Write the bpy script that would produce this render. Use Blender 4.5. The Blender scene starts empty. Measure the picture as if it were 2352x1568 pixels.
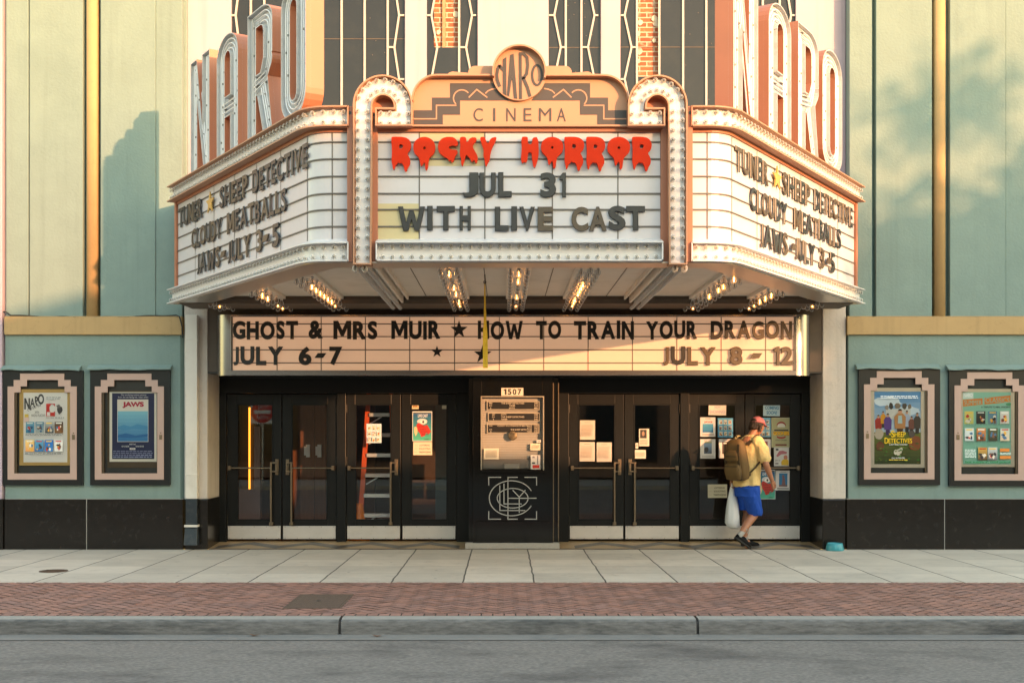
import bpy, bmesh, math, random
from mathutils import Vector, Matrix
from mathutils.geometry import tessellate_polygon
random.seed(7)
SC = bpy.context.scene
COL = SC.collection
R = math.radians

# ------------------------------------------------------------------ camera
# metres; X right along the facade, Y into the building, Z up; facade face is Y = 0
D, F, U0, V0, EYE = 16.4, 2739.0, 1158.0, 997.0, 1.58
cam = bpy.data.cameras.new('camera')
cam.sensor_width = 36.0
cam.lens = 36.0 * F / 2352.0
cam.shift_x = (1176.0 - U0) / 2352.0
cam.shift_y = (V0 - 784.0) / 2352.0
cam.clip_end = 500
camo = bpy.data.objects.new('camera', cam)
COL.objects.link(camo)
camo.location = (0, -D, EYE)
camo.rotation_euler = (R(90), 0, 0)
SC.camera = camo

# ------------------------------------------------------------------ light
AZ, EL = R(39.0), R(9.5)          # sun over the street, to the right
TOSUN = Vector((math.sin(AZ) * math.cos(EL), -math.cos(AZ) * math.cos(EL), math.sin(EL)))
w = bpy.data.worlds.new('World')
SC.world = w
w.use_nodes = True
nt = w.node_tree
sky = nt.nodes.new('ShaderNodeTexSky')
sky.sky_type = 'NISHITA'
sky.sun_disc = False
sky.sun_elevation = EL
sky.sun_rotation = math.pi - AZ
sky.air_density = 1.5
sky.dust_density = 0.7
sky.ozone_density = 0.4
nt.links.new(sky.outputs[0], nt.nodes['Background'].inputs[0])
nt.nodes['Background'].inputs[1].default_value = 0.15
sl = bpy.data.lights.new('sun', 'SUN')
sl.energy = 2.0
sl.angle = R(0.5)
sl.color = (0.82, 0.390, 0.172)
so = bpy.data.objects.new('sun', sl)
COL.objects.link(so)
so.rotation_euler = (-TOSUN).to_track_quat('-Z', 'Y').to_euler()
so.location = TOSUN * 60
vs = SC.view_settings
vs.view_transform = 'Standard'
vs.look = 'None'
vs.gamma = 1.0
vs.exposure = 2.4

# ------------------------------------------------------------------ helpers
def PX(u, Y): return (u - U0) * (Y + D) / F
def PZ(v, Y): return EYE + (V0 - v) * (Y + D) / F
def lin(v):
    v /= 255.0
    return v / 12.92 if v <= .04045 else ((v + .055) / 1.055) ** 2.4
def rgb(r, g, b, k=1.0): return (lin(r) * k, lin(g) * k, lin(b) * k)

def pbr(name, col, rough=.6, metal=0., var=.08, scale=6., bump=0., bscale=60., spec=.5, dirt=None, dscale=1.5, damt=.0, coat=0., bdet=3., stretch=None, streak=0., crack=0.):
    m = bpy.data.materials.new(name)
    m.use_nodes = True
    n, l = m.node_tree.nodes, m.node_tree.links
    b = n['Principled BSDF']
    b.inputs['Roughness'].default_value = rough
    b.inputs['Metallic'].default_value = metal
    b.inputs['Specular IOR Level'].default_value = spec
    b.inputs['Coat Weight'].default_value = coat
    tc = n.new('ShaderNodeTexCoord')
    geo = n.new('ShaderNodeNewGeometry')
    src = geo.outputs['Position']
    if stretch:
        mp = n.new('ShaderNodeMapping')
        mp.inputs['Scale'].default_value = stretch
        l.new(src, mp.inputs[0])
        src = mp.outputs[0]
    nz = n.new('ShaderNodeTexNoise')
    nz.inputs['Scale'].default_value = scale
    nz.inputs['Detail'].default_value = 6
    nz.inputs['Roughness'].default_value = .65
    l.new(src, nz.inputs['Vector'])
    mix = n.new('ShaderNodeMix')
    mix.data_type = 'RGBA'
    mix.inputs['A'].default_value = (*[c * (1 - var * 1.6) for c in col], 1)
    mix.inputs['B'].default_value = (*[min(c * (1 + var * 1.6), .95) for c in col], 1)
    l.new(nz.outputs['Fac'], mix.inputs['Factor'])
    out = mix.outputs['Result']
    if dirt:
        n2 = n.new('ShaderNodeTexNoise')
        n2.inputs['Scale'].default_value = dscale
        n2.inputs['Detail'].default_value = 8
        n2.inputs['Roughness'].default_value = .7
        l.new(src, n2.inputs['Vector'])
        rp = n.new('ShaderNodeMapRange')
        rp.inputs['From Min'].default_value = .5
        rp.inputs['From Max'].default_value = .75
        rp.inputs['To Max'].default_value = damt
        l.new(n2.outputs['Fac'], rp.inputs['Value'])
        m2 = n.new('ShaderNodeMix')
        m2.data_type = 'RGBA'
        m2.inputs['B'].default_value = (*dirt, 1)
        l.new(rp.outputs['Result'], m2.inputs['Factor'])
        l.new(out, m2.inputs['A'])
        out = m2.outputs['Result']
    if streak:                                    # rain runs down a wall
        mp2 = n.new('ShaderNodeMapping')
        mp2.inputs['Scale'].default_value = (5, 5, .22)
        l.new(geo.outputs['Position'], mp2.inputs[0])
        n4 = n.new('ShaderNodeTexNoise')
        n4.inputs['Scale'].default_value = 1.6
        n4.inputs['Detail'].default_value = 7
        n4.inputs['Roughness'].default_value = .6
        l.new(mp2.outputs[0], n4.inputs['Vector'])
        r4 = n.new('ShaderNodeMapRange')
        r4.inputs['From Min'].default_value = .52
        r4.inputs['From Max'].default_value = .72
        r4.inputs['To Max'].default_value = streak
        l.new(n4.outputs['Fac'], r4.inputs['Value'])
        m4 = n.new('ShaderNodeMix')
        m4.data_type = 'RGBA'
        m4.inputs['B'].default_value = (*[c * .55 for c in col], 1)
        l.new(r4.outputs['Result'], m4.inputs['Factor'])
        l.new(out, m4.inputs['A'])
        out = m4.outputs['Result']
    if crack:                                     # hairline cracks
        n5 = n.new('ShaderNodeTexNoise')
        n5.inputs['Scale'].default_value = 1.1
        n5.inputs['Detail'].default_value = 9
        n5.inputs['Roughness'].default_value = .62
        l.new(geo.outputs['Position'], n5.inputs['Vector'])
        a5 = n.new('ShaderNodeMath')
        a5.operation = 'SUBTRACT'
        a5.inputs[1].default_value = .5
        l.new(n5.outputs['Fac'], a5.inputs[0])
        b5 = n.new('ShaderNodeMath')
        b5.operation = 'ABSOLUTE'
        l.new(a5.outputs[0], b5.inputs[0])
        r5 = n.new('ShaderNodeMapRange')
        r5.inputs['From Min'].default_value = .0
        r5.inputs['From Max'].default_value = .0022
        r5.inputs['To Min'].default_value = crack
        r5.inputs['To Max'].default_value = 0
        l.new(b5.outputs[0], r5.inputs['Value'])
        m5 = n.new('ShaderNodeMix')
        m5.data_type = 'RGBA'
        m5.inputs['B'].default_value = (*[c * .35 for c in col], 1)
        l.new(r5.outputs['Result'], m5.inputs['Factor'])
        l.new(out, m5.inputs['A'])
        out = m5.outputs['Result']
    l.new(out, b.inputs['Base Color'])
    if bump:
        n3 = n.new('ShaderNodeTexNoise')
        n3.inputs['Scale'].default_value = bscale
        n3.inputs['Detail'].default_value = bdet
        l.new(src, n3.inputs['Vector'])
        bp = n.new('ShaderNodeBump')
        bp.inputs['Strength'].default_value = bump
        bp.inputs['Distance'].default_value = .01
        l.new(n3.outputs['Fac'], bp.inputs['Height'])
        l.new(bp.outputs[0], b.inputs['Normal'])
    return m

def glow(name, col, strength):
    m = bpy.data.materials.new(name)
    m.use_nodes = True
    b = m.node_tree.nodes['Principled BSDF']
    b.inputs['Base Color'].default_value = (*col, 1)
    b.inputs['Emission Color'].default_value = (*col, 1)
    b.inputs['Emission Strength'].default_value = strength
    return m

def glassmat(name, tint, rough=.02, reflect=1.0):
    """thin pane: clear transmission with a fresnel reflection"""
    m = bpy.data.materials.new(name)
    m.use_nodes = True
    n, l = m.node_tree.nodes, m.node_tree.links
    n.remove(n['Principled BSDF'])
    t = n.new('ShaderNodeBsdfTransparent')
    t.inputs[0].default_value = (*tint, 1)
    g = n.new('ShaderNodeBsdfGlossy')
    g.inputs['Roughness'].default_value = rough
    fr = n.new('ShaderNodeFresnel')
    fr.inputs[0].default_value = 1.5
    mu = n.new('ShaderNodeMath')
    mu.operation = 'MULTIPLY'
    mu.inputs[1].default_value = reflect
    l.new(fr.outputs[0], mu.inputs[0])
    mx = n.new('ShaderNodeMixShader')
    l.new(mu.outputs[0], mx.inputs[0])
    l.new(t.outputs[0], mx.inputs[1])
    l.new(g.outputs[0], mx.inputs[2])
    l.new(mx.outputs[0], n['Material Output'].inputs[0])
    return m

def printmat(name, rough=.45):
    m = bpy.data.materials.new(name)
    m.use_nodes = True
    n, l = m.node_tree.nodes, m.node_tree.links
    b = n['Principled BSDF']
    b.inputs['Roughness'].default_value = rough
    a = n.new('ShaderNodeAttribute')
    a.attribute_name = 'Col'
    l.new(a.outputs['Color'], b.inputs['Base Color'])
    return m

class MB:
    """collects geometry in world space, links it as ONE mesh object"""
    def __init__(s):
        s.v, s.f, s.m, s.c = [], [], [], []
        s.sm = []
    def add(s, verts, faces, mat=0, col=None, smooth=False):
        o = len(s.v)
        s.v += [Vector(p) for p in verts]
        for f in faces:
            s.f.append([o + i for i in f])
            s.m.append(mat)
            s.c.append(col)
            s.sm.append(smooth)
    def box(s, x0, x1, y0, y1, z0, z1, mat=0, col=None):
        if x0 > x1: x0, x1 = x1, x0
        if y0 > y1: y0, y1 = y1, y0
        if z0 > z1: z0, z1 = z1, z0
        v = [(x, y, z) for x in (x0, x1) for y in (y0, y1) for z in (z0, z1)]
        s.add(v, [(0, 1, 3, 2), (4, 6, 7, 5), (0, 4, 5, 1), (2, 3, 7, 6), (0, 2, 6, 4), (1, 5, 7, 3)], mat, col)
    def quad(s, a, b, c, d, mat=0, col=None): s.add([a, b, c, d], [(0, 1, 2, 3)], mat, col)
    def prism(s, loops, M, d0, d1, mat=0, smat=None, col=None, back=True):
        """2D loops (outer then holes) in the frame M, extruded along M's z from d0 (back) to d1 (front)"""
        smat = mat if smat is None else smat
        flat = [Vector((p[0], p[1], 0)) for lp in loops for p in lp]
        tris = tessellate_polygon([[Vector((p[0], p[1], 0)) for p in lp] for lp in loops])
        fv = [M @ Vector((p.x, p.y, d1)) for p in flat]
        def orient(t):
            a, b, c = (flat[i] for i in t)
            return t if (b - a).cross(c - a).z > 0 else tuple(reversed(t))
        tris = [orient(t) for t in tris]
        s.add(fv, tris, mat, col)
        if d0 == d1: return
        bv = [M @ Vector((p.x, p.y, d0)) for p in flat]
        if back: s.add(bv, [tuple(reversed(t)) for t in tris], smat, col)
        o = 0
        for k, lp in enumerate(loops):
            n = len(lp)
            area = sum(lp[i][0] * lp[(i + 1) % n][1] - lp[(i + 1) % n][0] * lp[i][1] for i in range(n))
            vv = bv[o:o + n] + fv[o:o + n]
            fs = []
            for i in range(n):
                j = (i + 1) % n
                q = (i, j, n + j, n + i)
                if (area < 0) != (k > 0): q = tuple(reversed(q))
                fs.append(q)
            s.add(vv, fs, smat, col)
            o += n
    def tube(s, pts, r, seg=8, mat=0, closed=False, caps=True, col=None):
        pts = [Vector(p) for p in pts]
        n = len(pts)
        rr = r if isinstance(r, (list, tuple)) else [r] * n
        rings = []
        up = Vector((.3, .2, .93)).normalized()
        prev = None
        for i in range(n):
            if closed: t = pts[(i + 1) % n] - pts[i - 1]
            else: t = pts[min(i + 1, n - 1)] - pts[max(i - 1, 0)]
            if t.length < 1e-9: t = Vector((0, 0, 1))
            t.normalize()
            if prev is None:
                a = t.cross(up)
                if a.length < .05: a = t.cross(Vector((1, 0, 0)))
            else:
                a = prev - t * prev.dot(t)
            a.normalize()
            prev = a
            b = t.cross(a)
            rings.append([pts[i] + (a * math.cos(2 * math.pi * k / seg) + b * math.sin(2 * math.pi * k / seg)) * rr[i] for k in range(seg)])
        vv = [p for rg in rings for p in rg]
        fs = []
        for i in range(n if closed else n - 1):
            j = (i + 1) % n
            for k in range(seg):
                k2 = (k + 1) % seg
                fs.append((i * seg + k, i * seg + k2, j * seg + k2, j * seg + k))
        s.add(vv, fs, mat, col, True)
        if caps and not closed:
            s.add(rings[0], [tuple(reversed(range(seg)))], mat, col)
            s.add(rings[-1], [tuple(range(seg))], mat, col)
    def loft(s, rings, mat=0, caps=True, smooth=True):
        n = len(rings[0])
        vv = [p for rg in rings for p in rg]
        fs = []
        for i in range(len(rings) - 1):
            for k in range(n):
                k2 = (k + 1) % n
                fs.append((i * n + k, i * n + k2, (i + 1) * n + k2, (i + 1) * n + k))
        if caps:
            fs.append(tuple(reversed(range(n))))
            fs.append(tuple(range((len(rings) - 1) * n, len(rings) * n)))
        s.add(vv, fs, mat, None, smooth)
    def lathe(s, prof, M, seg=12, mat=0):
        """profile [(r, z)] round the z axis of M"""
        rings = [[M @ Vector((r * math.cos(2 * math.pi * k / seg), r * math.sin(2 * math.pi * k / seg), z)) for k in range(seg)] for r, z in prof]
        s.loft(rings, mat)
    def text(s, body, M, x0, x1, y0, y1, d, mat=0, col=None, weight=0., align=None):
        """flat text stretched to the box (x0..x1, y0..y1) in frame M at height d"""
        vs_, fs_ = flat_text(body, weight)
        s.add([M @ Vector((x0 + p[0] * (x1 - x0), y0 + p[1] * (y1 - y0), d)) for p in vs_], fs_, mat, col)
    def build(s, name, mats, parent=None, origin=None, bevel=0., smooth=False):
        """origin: world point of the object's own origin when it is top-level"""
        off = Vector((0, 0, 0))
        if parent is not None:
            p = parent
            while p.parent is not None: p = p.parent
            off = p.location.copy()
        elif origin is not None:
            off = Vector(origin)
        me = bpy.data.meshes.new(name)
        me.from_pydata([tuple(p - off) for p in s.v], [], s.f)
        if not isinstance(mats, (list, tuple)): mats = [mats]
        for m in mats: me.materials.append(m)
        for p, mi, sm in zip(me.polygons, s.m, s.sm):
            p.material_index = mi
            p.use_smooth = sm or smooth
        if any(c is not None for c in s.c):
            at = me.color_attributes.new('Col', 'FLOAT_COLOR', 'CORNER')
            i = 0
            for p, c in zip(me.polygons, s.c):
                c = c or (.8, .8, .8)
                for _ in range(p.loop_total):
                    at.data[i].color = (c[0], c[1], c[2], 1)
                    i += 1
        me.update()
        o = bpy.data.objects.new(name, me)
        COL.objects.link(o)
        if parent is not None:
            o.parent = parent
        else:
            o.location = off
        if bevel:
            bv = o.modifiers.new('bevel', 'BEVEL')
            bv.width = bevel
            bv.segments = 2
            bv.limit_method = 'ANGLE'
        return o

_txt = {}
def _inside(p, lp):
    c = False
    for i in range(len(lp)):
        (x1, y1), (x2, y2) = lp[i - 1], lp[i]
        if (y1 > p[1]) != (y2 > p[1]) and p[0] < (x2 - x1) * (p[1] - y1) / (y2 - y1) + x1: c = not c
    return c
def _area(lp): return sum(lp[i - 1][0] * lp[i][1] - lp[i][0] * lp[i - 1][1] for i in range(len(lp))) / 2
def _thicken(lp, d):
    """push a loop (outer ccw, holes cw) outwards from the ink by d, mitres clamped"""
    q = [lp[i] for i in range(len(lp)) if math.dist(lp[i], lp[i - 1]) > 1e-5]
    n = len(q)
    out = []
    for i in range(n):
        p, a, b = Vector(q[i]), Vector(q[i - 1]), Vector(q[(i + 1) % n])
        d1, d2 = (p - a).normalized(), (b - p).normalized()
        n1, n2 = Vector((d1.y, -d1.x)), Vector((d2.y, -d2.x))
        m_ = n1 + n2
        m_ = m_.normalized() if m_.length > 1e-6 else n1
        k = max(m_.dot(n1), .62)
        v = p + m_ * (d / k)
        out.append((v.x, v.y))
    return out
CUSTOM = {   # heavy poster capitals that thickening would clog
 'M': (1.12, [(0, 0), (0, 1), (.27, 1), (.5, .50), (.73, 1), (1, 1), (1, 0), (.77, 0), (.77, .58), (.58, .17), (.42, .17), (.23, .58), (.23, 0)]),
 'N': (.86, [(0, 0), (0, 1), (.27, 1), (.73, .40), (.73, 1), (1, 1), (1, 0), (.74, 0), (.27, .62), (.27, 0)]),
 'W': (1.32, [(0, 1), (.19, 1), (.305, .36), (.42, .84), (.58, .84), (.695, .36), (.81, 1), (1, 1), (.80, 0), (.61, 0), (.5, .46), (.39, 0), (.20, 0)]),
 '1': (.42, [(.42, 0), (.42, .70), (0, .70), (0, .82), (.5, 1), (1, 1), (1, 0)])}
def flat_loops(body, weight=0.):
    if weight >= .02 and body in CUSTOM:
        asp, lp = CUSTOM[body]
        _txt[(body, weight, 'asp')] = asp
        return [[lp if _area(lp) > 0 else lp[::-1]]]
    """glyph outlines as [[outer, hole, ...], ...] in the unit box"""
    key = (body, weight, 'loops')
    if key in _txt: return _txt[key]
    c = bpy.data.curves.new('t', 'FONT')
    c.body = body
    c.resolution_u = 5
    o = bpy.data.objects.new('t', c)
    COL.objects.link(o)
    bpy.context.view_layer.update()
    m = bpy.data.meshes.new_from_object(o.evaluated_get(bpy.context.evaluated_depsgraph_get()))
    pv = [(v.co.x, v.co.y) for v in m.vertices]
    fs_ = [tuple(p.vertices) for p in m.polygons]
    bpy.data.objects.remove(o)
    bpy.data.curves.remove(c)
    bpy.data.meshes.remove(m)
    ident, pts, idx = {}, [], []
    for p in pv:
        k = (round(p[0], 4), round(p[1], 4))
        if k not in ident:
            ident[k] = len(pts)
            pts.append(p)
        idx.append(ident[k])
    ed = set()
    for f in fs_:
        g = [idx[i] for i in f]
        if _area([pts[i] for i in g]) < 0: g = g[::-1]
        for i in range(len(g)): ed.add((g[i - 1], g[i]))
    nx = {}
    for (a, b) in ed:
        if (b, a) not in ed: nx.setdefault(a, []).append(b)
    loops = []
    while nx:
        a = next(iter(nx))
        lp, cur = [a], a
        while True:
            b = nx[cur].pop()
            if not nx[cur]: del nx[cur]
            if b == a or b not in nx: break
            lp.append(b)
            cur = b
        if len(lp) > 2: loops.append([pts[i] for i in lp])
    if weight: loops = [_thicken(lp, weight) for lp in loops]
    outs = [[lp] for lp in loops if _area(lp) > 0]
    for lp in loops:
        if _area(lp) < 0:
            for g in outs:
                if _inside(lp[0], g[0]):
                    g.append(lp)
                    break
    al = [p for g in outs for lp in g for p in lp]
    x0, x1 = min(p[0] for p in al), max(p[0] for p in al)
    y0, y1 = min(p[1] for p in al), max(p[1] for p in al)
    N = lambda p: ((p[0] - x0) / max(x1 - x0, 1e-6), (p[1] - y0) / max(y1 - y0, 1e-6))
    _txt[key] = [[[N(p) for p in lp] for lp in g] for g in outs]
    _txt[(body, weight, 'asp')] = (x1 - x0) / max(y1 - y0, 1e-6)
    return _txt[key]
def flat_text(body, weight=0.):
    key = (body, weight)
    if key in _txt: return _txt[key]
    vs_, fs_ = [], []
    for g in flat_loops(body, weight):
        o = len(vs_)
        tri = tessellate_polygon([[Vector((p[0], p[1], 0)) for p in lp] for lp in g])
        fl = [p for lp in g for p in lp]
        vs_ += fl
        for t in tri:
            if _area([fl[i] for i in t]) < 0: t = tuple(reversed(t))
            fs_.append(tuple(o + i for i in t))
    _txt[key] = (vs_, fs_)
    return _txt[key]
def aspect(body, weight=0.):
    flat_text(body, weight)
    return _txt[(body, weight, 'asp')]

def solid_glyph(mb, ch, M, x0, x1, y0, y1, d0, d1, mat=0, weight=.045):
    for g in flat_loops(ch, weight):
        lps = [[(x0 + p[0] * (x1 - x0), y0 + p[1] * (y1 - y0)) for p in lp] for lp in g]
        e = min(.006, (y1 - y0) * .03)
        mb.prism(lps, M, d0, d1 - e, mat)
        top = [inset(lps[0], e)] + [inset(lp, -e) for lp in lps[1:]]
        for a, b in zip(lps, top):
            n = len(a)
            mb.add([M @ Vector((p[0], p[1], d1 - e)) for p in a] + [M @ Vector((p[0], p[1], d1)) for p in b], [(i, (i + 1) % n, n + (i + 1) % n, n + i) for i in range(n)], mat)
        mb.prism(top, M, d1, d1, mat)

def frame(origin, xdir):
    x = Vector(xdir).normalized()
    z = Vector((0, 0, 1))
    nrm = x.cross(z)
    return Matrix(((x.x, z.x, nrm.x, origin[0]), (x.y, z.y, nrm.y, origin[1]), (x.z, z.z, nrm.z, origin[2]), (0, 0, 0, 1)))
def wallframe(Y): return frame((0, Y, 0), (1, 0, 0))       # x = X, y = Z, out = towards the street

def tag(o, label, cat, group=None):
    o['label'] = label
    o['category'] = cat
    if group: o['group'] = group
    return o
def thing(name, label, cat, loc, group=None):
    o = bpy.data.objects.new(name, None)
    o.empty_display_size = .2
    COL.objects.link(o)
    o.location = loc
    return tag(o, label, cat, group)
def structure(o):
    o['kind'] = 'structure'
    return o
def ribbon_loop(pts, wd, closed=False):
    """outline(s) of a stroke of width wd along 2D pts"""
    pts = [Vector((p[0], p[1])) for p in pts]
    n = len(pts)
    L_, R_ = [], []
    for i in range(n):
        if closed: a, b = pts[i - 1], pts[(i + 1) % n]
        else: a, b = pts[max(i - 1, 0)], pts[min(i + 1, n - 1)]
        d1 = (pts[i] - a) if (pts[i] - a).length > 1e-9 else (b - pts[i])
        d2 = (b - pts[i]) if (b - pts[i]).length > 1e-9 else d1
        d1 = d1.normalized(); d2 = d2.normalized()
        t = (d1 + d2)
        t = t.normalized() if t.length > 1e-6 else d1
        nn = Vector((-t.y, t.x))
        k = nn.dot(Vector((-d1.y, d1.x)))
        h = wd / 2 / max(k, .4)
        L_.append(pts[i] + nn * h)
        R_.append(pts[i] - nn * h)
    if closed: return [[(p.x, p.y) for p in L_], [(p.x, p.y) for p in R_]]
    return [[(p.x, p.y) for p in R_] + [(p.x, p.y) for p in reversed(L_)]]
def ribbon(mb, pts, wd, M, d0, d1, mat=0, closed=False):
    lp = ribbon_loop(pts, wd, closed)
    if closed:
        A = lambda q: abs(sum(q[i][0] * q[(i + 1) % len(q)][1] - q[(i + 1) % len(q)][0] * q[i][1] for i in range(len(q))))
        lp.sort(key=A, reverse=True)
    mb.prism(lp, M, d0, d1, mat, back=False)
def arc(cx, cy, rx, ry, a0, a1, n):
    return [(cx + rx * math.cos(R(a0 + (a1 - a0) * i / n)), cy + ry * math.sin(R(a0 + (a1 - a0) * i / n))) for i in range(n + 1)]
def chaikin(p, k=2):
    for _ in range(k):
        q = []
        for i in range(len(p)):
            a, b = p[i], p[(i + 1) % len(p)]
            q += [(a[0] * .75 + b[0] * .25, a[1] * .75 + b[1] * .25), (a[0] * .25 + b[0] * .75, a[1] * .25 + b[1] * .75)]
        p = q
    return p
def inset(lp, d):
    n = len(lp)
    ar = sum(lp[i][0] * lp[(i + 1) % n][1] - lp[(i + 1) % n][0] * lp[i][1] for i in range(n))
    sg = 1 if ar > 0 else -1
    out = []
    for i in range(n):
        p = Vector(lp[i]); a = Vector(lp[i - 1]); b = Vector(lp[(i + 1) % n])
        d1 = (p - a).normalized(); d2 = (b - p).normalized()
        n1 = Vector((-d1.y, d1.x)); n2 = Vector((-d2.y, d2.x))
        nn = n1 + n2
        nn = nn.normalized() if nn.length > 1e-6 else n1
        k = max(nn.dot(n1), .5)
        q = p + nn * (sg * d / k)
        out.append((q.x, q.y))
    return out
ORD = ['first', 'second', 'third', 'fourth', 'fifth', 'sixth', 'seventh', 'eighth', 'ninth']

# ------------------------------------------------------------------ materials
M_green = pbr('sage stucco', (.200, .280, .262), .85, var=.09, scale=2.2, bump=.5, bscale=28, bdet=8, dirt=(.162, .235, .222), dscale=.7, damt=.6, streak=.22, crack=.22)
M_cream = pbr('cream paint', (.455, .365, .43), .6, var=.03, scale=2, bump=.05, bscale=30, dirt=(.38, .31, .34), dscale=1.2, damt=.3, streak=.25)
M_pillar = pbr('cream plaster', (.57, .515, .46), .8, var=.05, scale=3, bump=.3, bscale=25, bdet=8, dirt=(.34, .29, .23), dscale=1.6, damt=.6, streak=.35, crack=.5)
M_yellow = pbr('ochre paint', (.44, .30, .14), .75, var=.06, scale=3, bump=.25, bscale=30, bdet=6, dirt=(.36, .23, .10), dscale=1.6, damt=.4, streak=.3, crack=.4)
M_granite = pbr('black granite', (.009, .0075, .0065), .22, var=.5, scale=120, dirt=(.035, .032, .03), dscale=14, damt=.5, bump=.02)
M_mortar = pbr('pale joint', (.35, .34, .31), .9)
M_peach = pbr('peach metal', (.40, .155, .085), .45, var=.05, scale=3, dirt=(.32, .13, .075), dscale=2.5, damt=.4)
M_peachl = pbr('pale peach paint', (.45, .235, .14), .5, var=.03, scale=2, dirt=(.36, .2, .13), dscale=3, damt=.3)
M_trim = pbr('pink beige paint', (.46, .32, .27), .55, var=.03)
M_taupe = pbr('taupe sign paint', (.052, .045, .044), .55, var=.06)
M_white = pbr('white enamel', (.70, .69, .70), .35, var=.02, scale=3, dirt=(.54, .52, .50), dscale=5, damt=.22)
M_board = pbr('sign acrylic', (.58, .57, .61), .30, var=.02, scale=1.5, dirt=(.46, .45, .43), dscale=2.2, damt=.3)
M_boardw = pbr('warm sign acrylic', (.58, .44, .35), .28, var=.03, scale=1.2, dirt=(.54, .40, .31), dscale=2.0, damt=.3)
M_boardw.node_tree.nodes['Principled BSDF'].inputs['Emission Color'].default_value = (1, .56, .32, 1)      # faint glow added to brighten the letter board, assumed backlit
M_boardw.node_tree.nodes['Principled BSDF'].inputs['Emission Strength'].default_value = .075
M_ypanel = pbr('yellowed acrylic', (.56, .49, .28), .3, var=.05, scale=4)
M_rail = pbr('sign rail', (.13, .12, .11), .5, var=.2)
M_char = pbr('charcoal letter', (.022, .023, .025), .38, var=.25, scale=9, bump=.1, bscale=90)
M_char2 = pbr('bronzed letter', (.075, .055, .036), .42, var=.3, scale=14, bump=.2, bscale=70)
M_blackl = pbr('black letter', (.014, .013, .012), .4, var=.2)
M_gold = pbr('gold star', (.55, .33, .08), .45, var=.15, scale=12)
M_red = pbr('red letter', (.60, .030, .004), .6, var=.08, scale=10, spec=.15)
M_chrome = pbr('brushed stainless', (.30, .305, .32), .26, metal=1., var=.06, scale=3, stretch=(1, 1, 12), bump=.02, bscale=40)
M_steel = pbr('kick plate steel', (.62, .585, .55), .5, metal=.5, var=.05, scale=5, dirt=(.4, .38, .35), dscale=4, damt=.3)
M_bronze = pbr('bronze handle', (.22, .17, .115), .38, metal=.8, var=.2, scale=20)
M_black = pbr('black paint', (.009, .0105, .011), .35, var=.15, scale=5)
M_door = pbr('door paint', (.007, .0082, .0085), .36, var=.12, spec=.28, scale=3, dirt=(.014, .014, .0135), dscale=5, damt=.3)
M_tile = pbr('black glass tile', (.003, .0034, .0038), .1, var=.2)
M_soffit = pbr('soffit paint', (.72, .66, .58), .6, var=.05, scale=1.3, dirt=(.46, .4, .32), dscale=1.8, damt=.5)
M_brownb = pbr('brown beam', (.10, .075, .055), .7, var=.2)
M_neonface = pbr('letter face metal', (.50, .51, .53), .4, var=.08, scale=6, dirt=(.3, .28, .25), dscale=10, damt=.5)
M_tube = pbr('neon glass', (.78, .78, .80), .15, var=.02)
M_darkpanel = pbr('slate glass panel', (.020, .023, .028), .24, var=.08, spec=.3, scale=1.5, dirt=(.04, .04, .038), dscale=3, damt=.35)
M_fin = pbr('off white mullion', (.45, .42, .40), .5, var=.04)
M_concrete = pbr('pavement concrete', (.42, .38, .32), .9, var=.1, scale=1.8, bump=.25, bscale=160, dirt=(.25, .23, .2), dscale=1.4, damt=.55)
M_asphalt = pbr('asphalt', (.212, .183, .163), .92, var=.62, scale=38, bump=.5, bscale=190, dirt=(.075, .064, .06), dscale=1.3, damt=1., stretch=(.7, 1.3, 1), crack=.7)
M_kerb = pbr('kerb concrete', (.185, .172, .16), .9, var=.6, scale=22, bump=.4, bscale=130, dirt=(.035, .037, .038), dscale=2.2, damt=1., stretch=(.4, 1, 2.2))
M_kerbtop = pbr('kerb top', (.33, .30, .265), .9, var=.15, scale=9, bump=.3, bscale=130)
M_iron = pbr('cast iron', (.115, .072, .05), .95, var=.25, scale=30, bump=.4, bscale=220)
M_slab = pbr('grey step stone', (.33, .31, .28), .8, var=.12, scale=40)
M_tan = pbr('tan terrazzo', (.46, .32, .17), .45, var=.12, scale=60)
M_dkt = pbr('dark terrazzo', (.10, .088, .075), .4, var=.2, scale=60)
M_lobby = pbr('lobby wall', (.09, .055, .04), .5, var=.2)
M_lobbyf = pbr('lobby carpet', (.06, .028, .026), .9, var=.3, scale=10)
M_wood = pbr('lobby door wood', (.20, .08, .04), .4, var=.2, stretch=(6, 6, .6))
M_orange = pbr('orange fibreglass', (.88, .13, .02), .45, var=.06)
M_cone = pbr('cone plastic', (1.0, .24, .01), .4, var=.04)
M_alu = pbr('ladder aluminium', (.82, .82, .8), .35, metal=.35, var=.06)
M_bowl = pbr('turquoise plastic', (.05, .30, .36), .35, var=.08, scale=12)
M_strap = pbr('yellow strap', (.70, .47, .03), .7, var=.1, bump=.3, bscale=300)
M_wire = pbr('black cable', (.012, .012, .012), .5)
M_dspipe = pbr('white downspout', (.70, .66, .60), .6, var=.06, dirt=(.4, .36, .3), dscale=3, damt=.5)
M_dkpipe = pbr('dark downspout foot', (.02, .03, .04), .35, var=.3, scale=12, dirt=(.12, .1, .08), dscale=12, damt=.5)
M_goldframe = pbr('ochre poster frame', (.52, .34, .11), .5, var=.05)
M_silver = pbr('satin poster frame', (.55, .5, .41), .35, metal=.4, var=.05)
M_caseback = pbr('case backing', (.03, .036, .036), .5, var=.2)
M_casebrown = pbr('case side', (.075, .05, .025), .5, var=.3)
M_print = printmat('print')
M_pane = glassmat('door glass', (.95, .96, .96), .012, 2.3)
M_casepane = glassmat('case glass', (.96, .97, .97), .02, .8)
M_lit = glow('lit filament', (1.0, .36, .07), 9.0)
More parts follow.
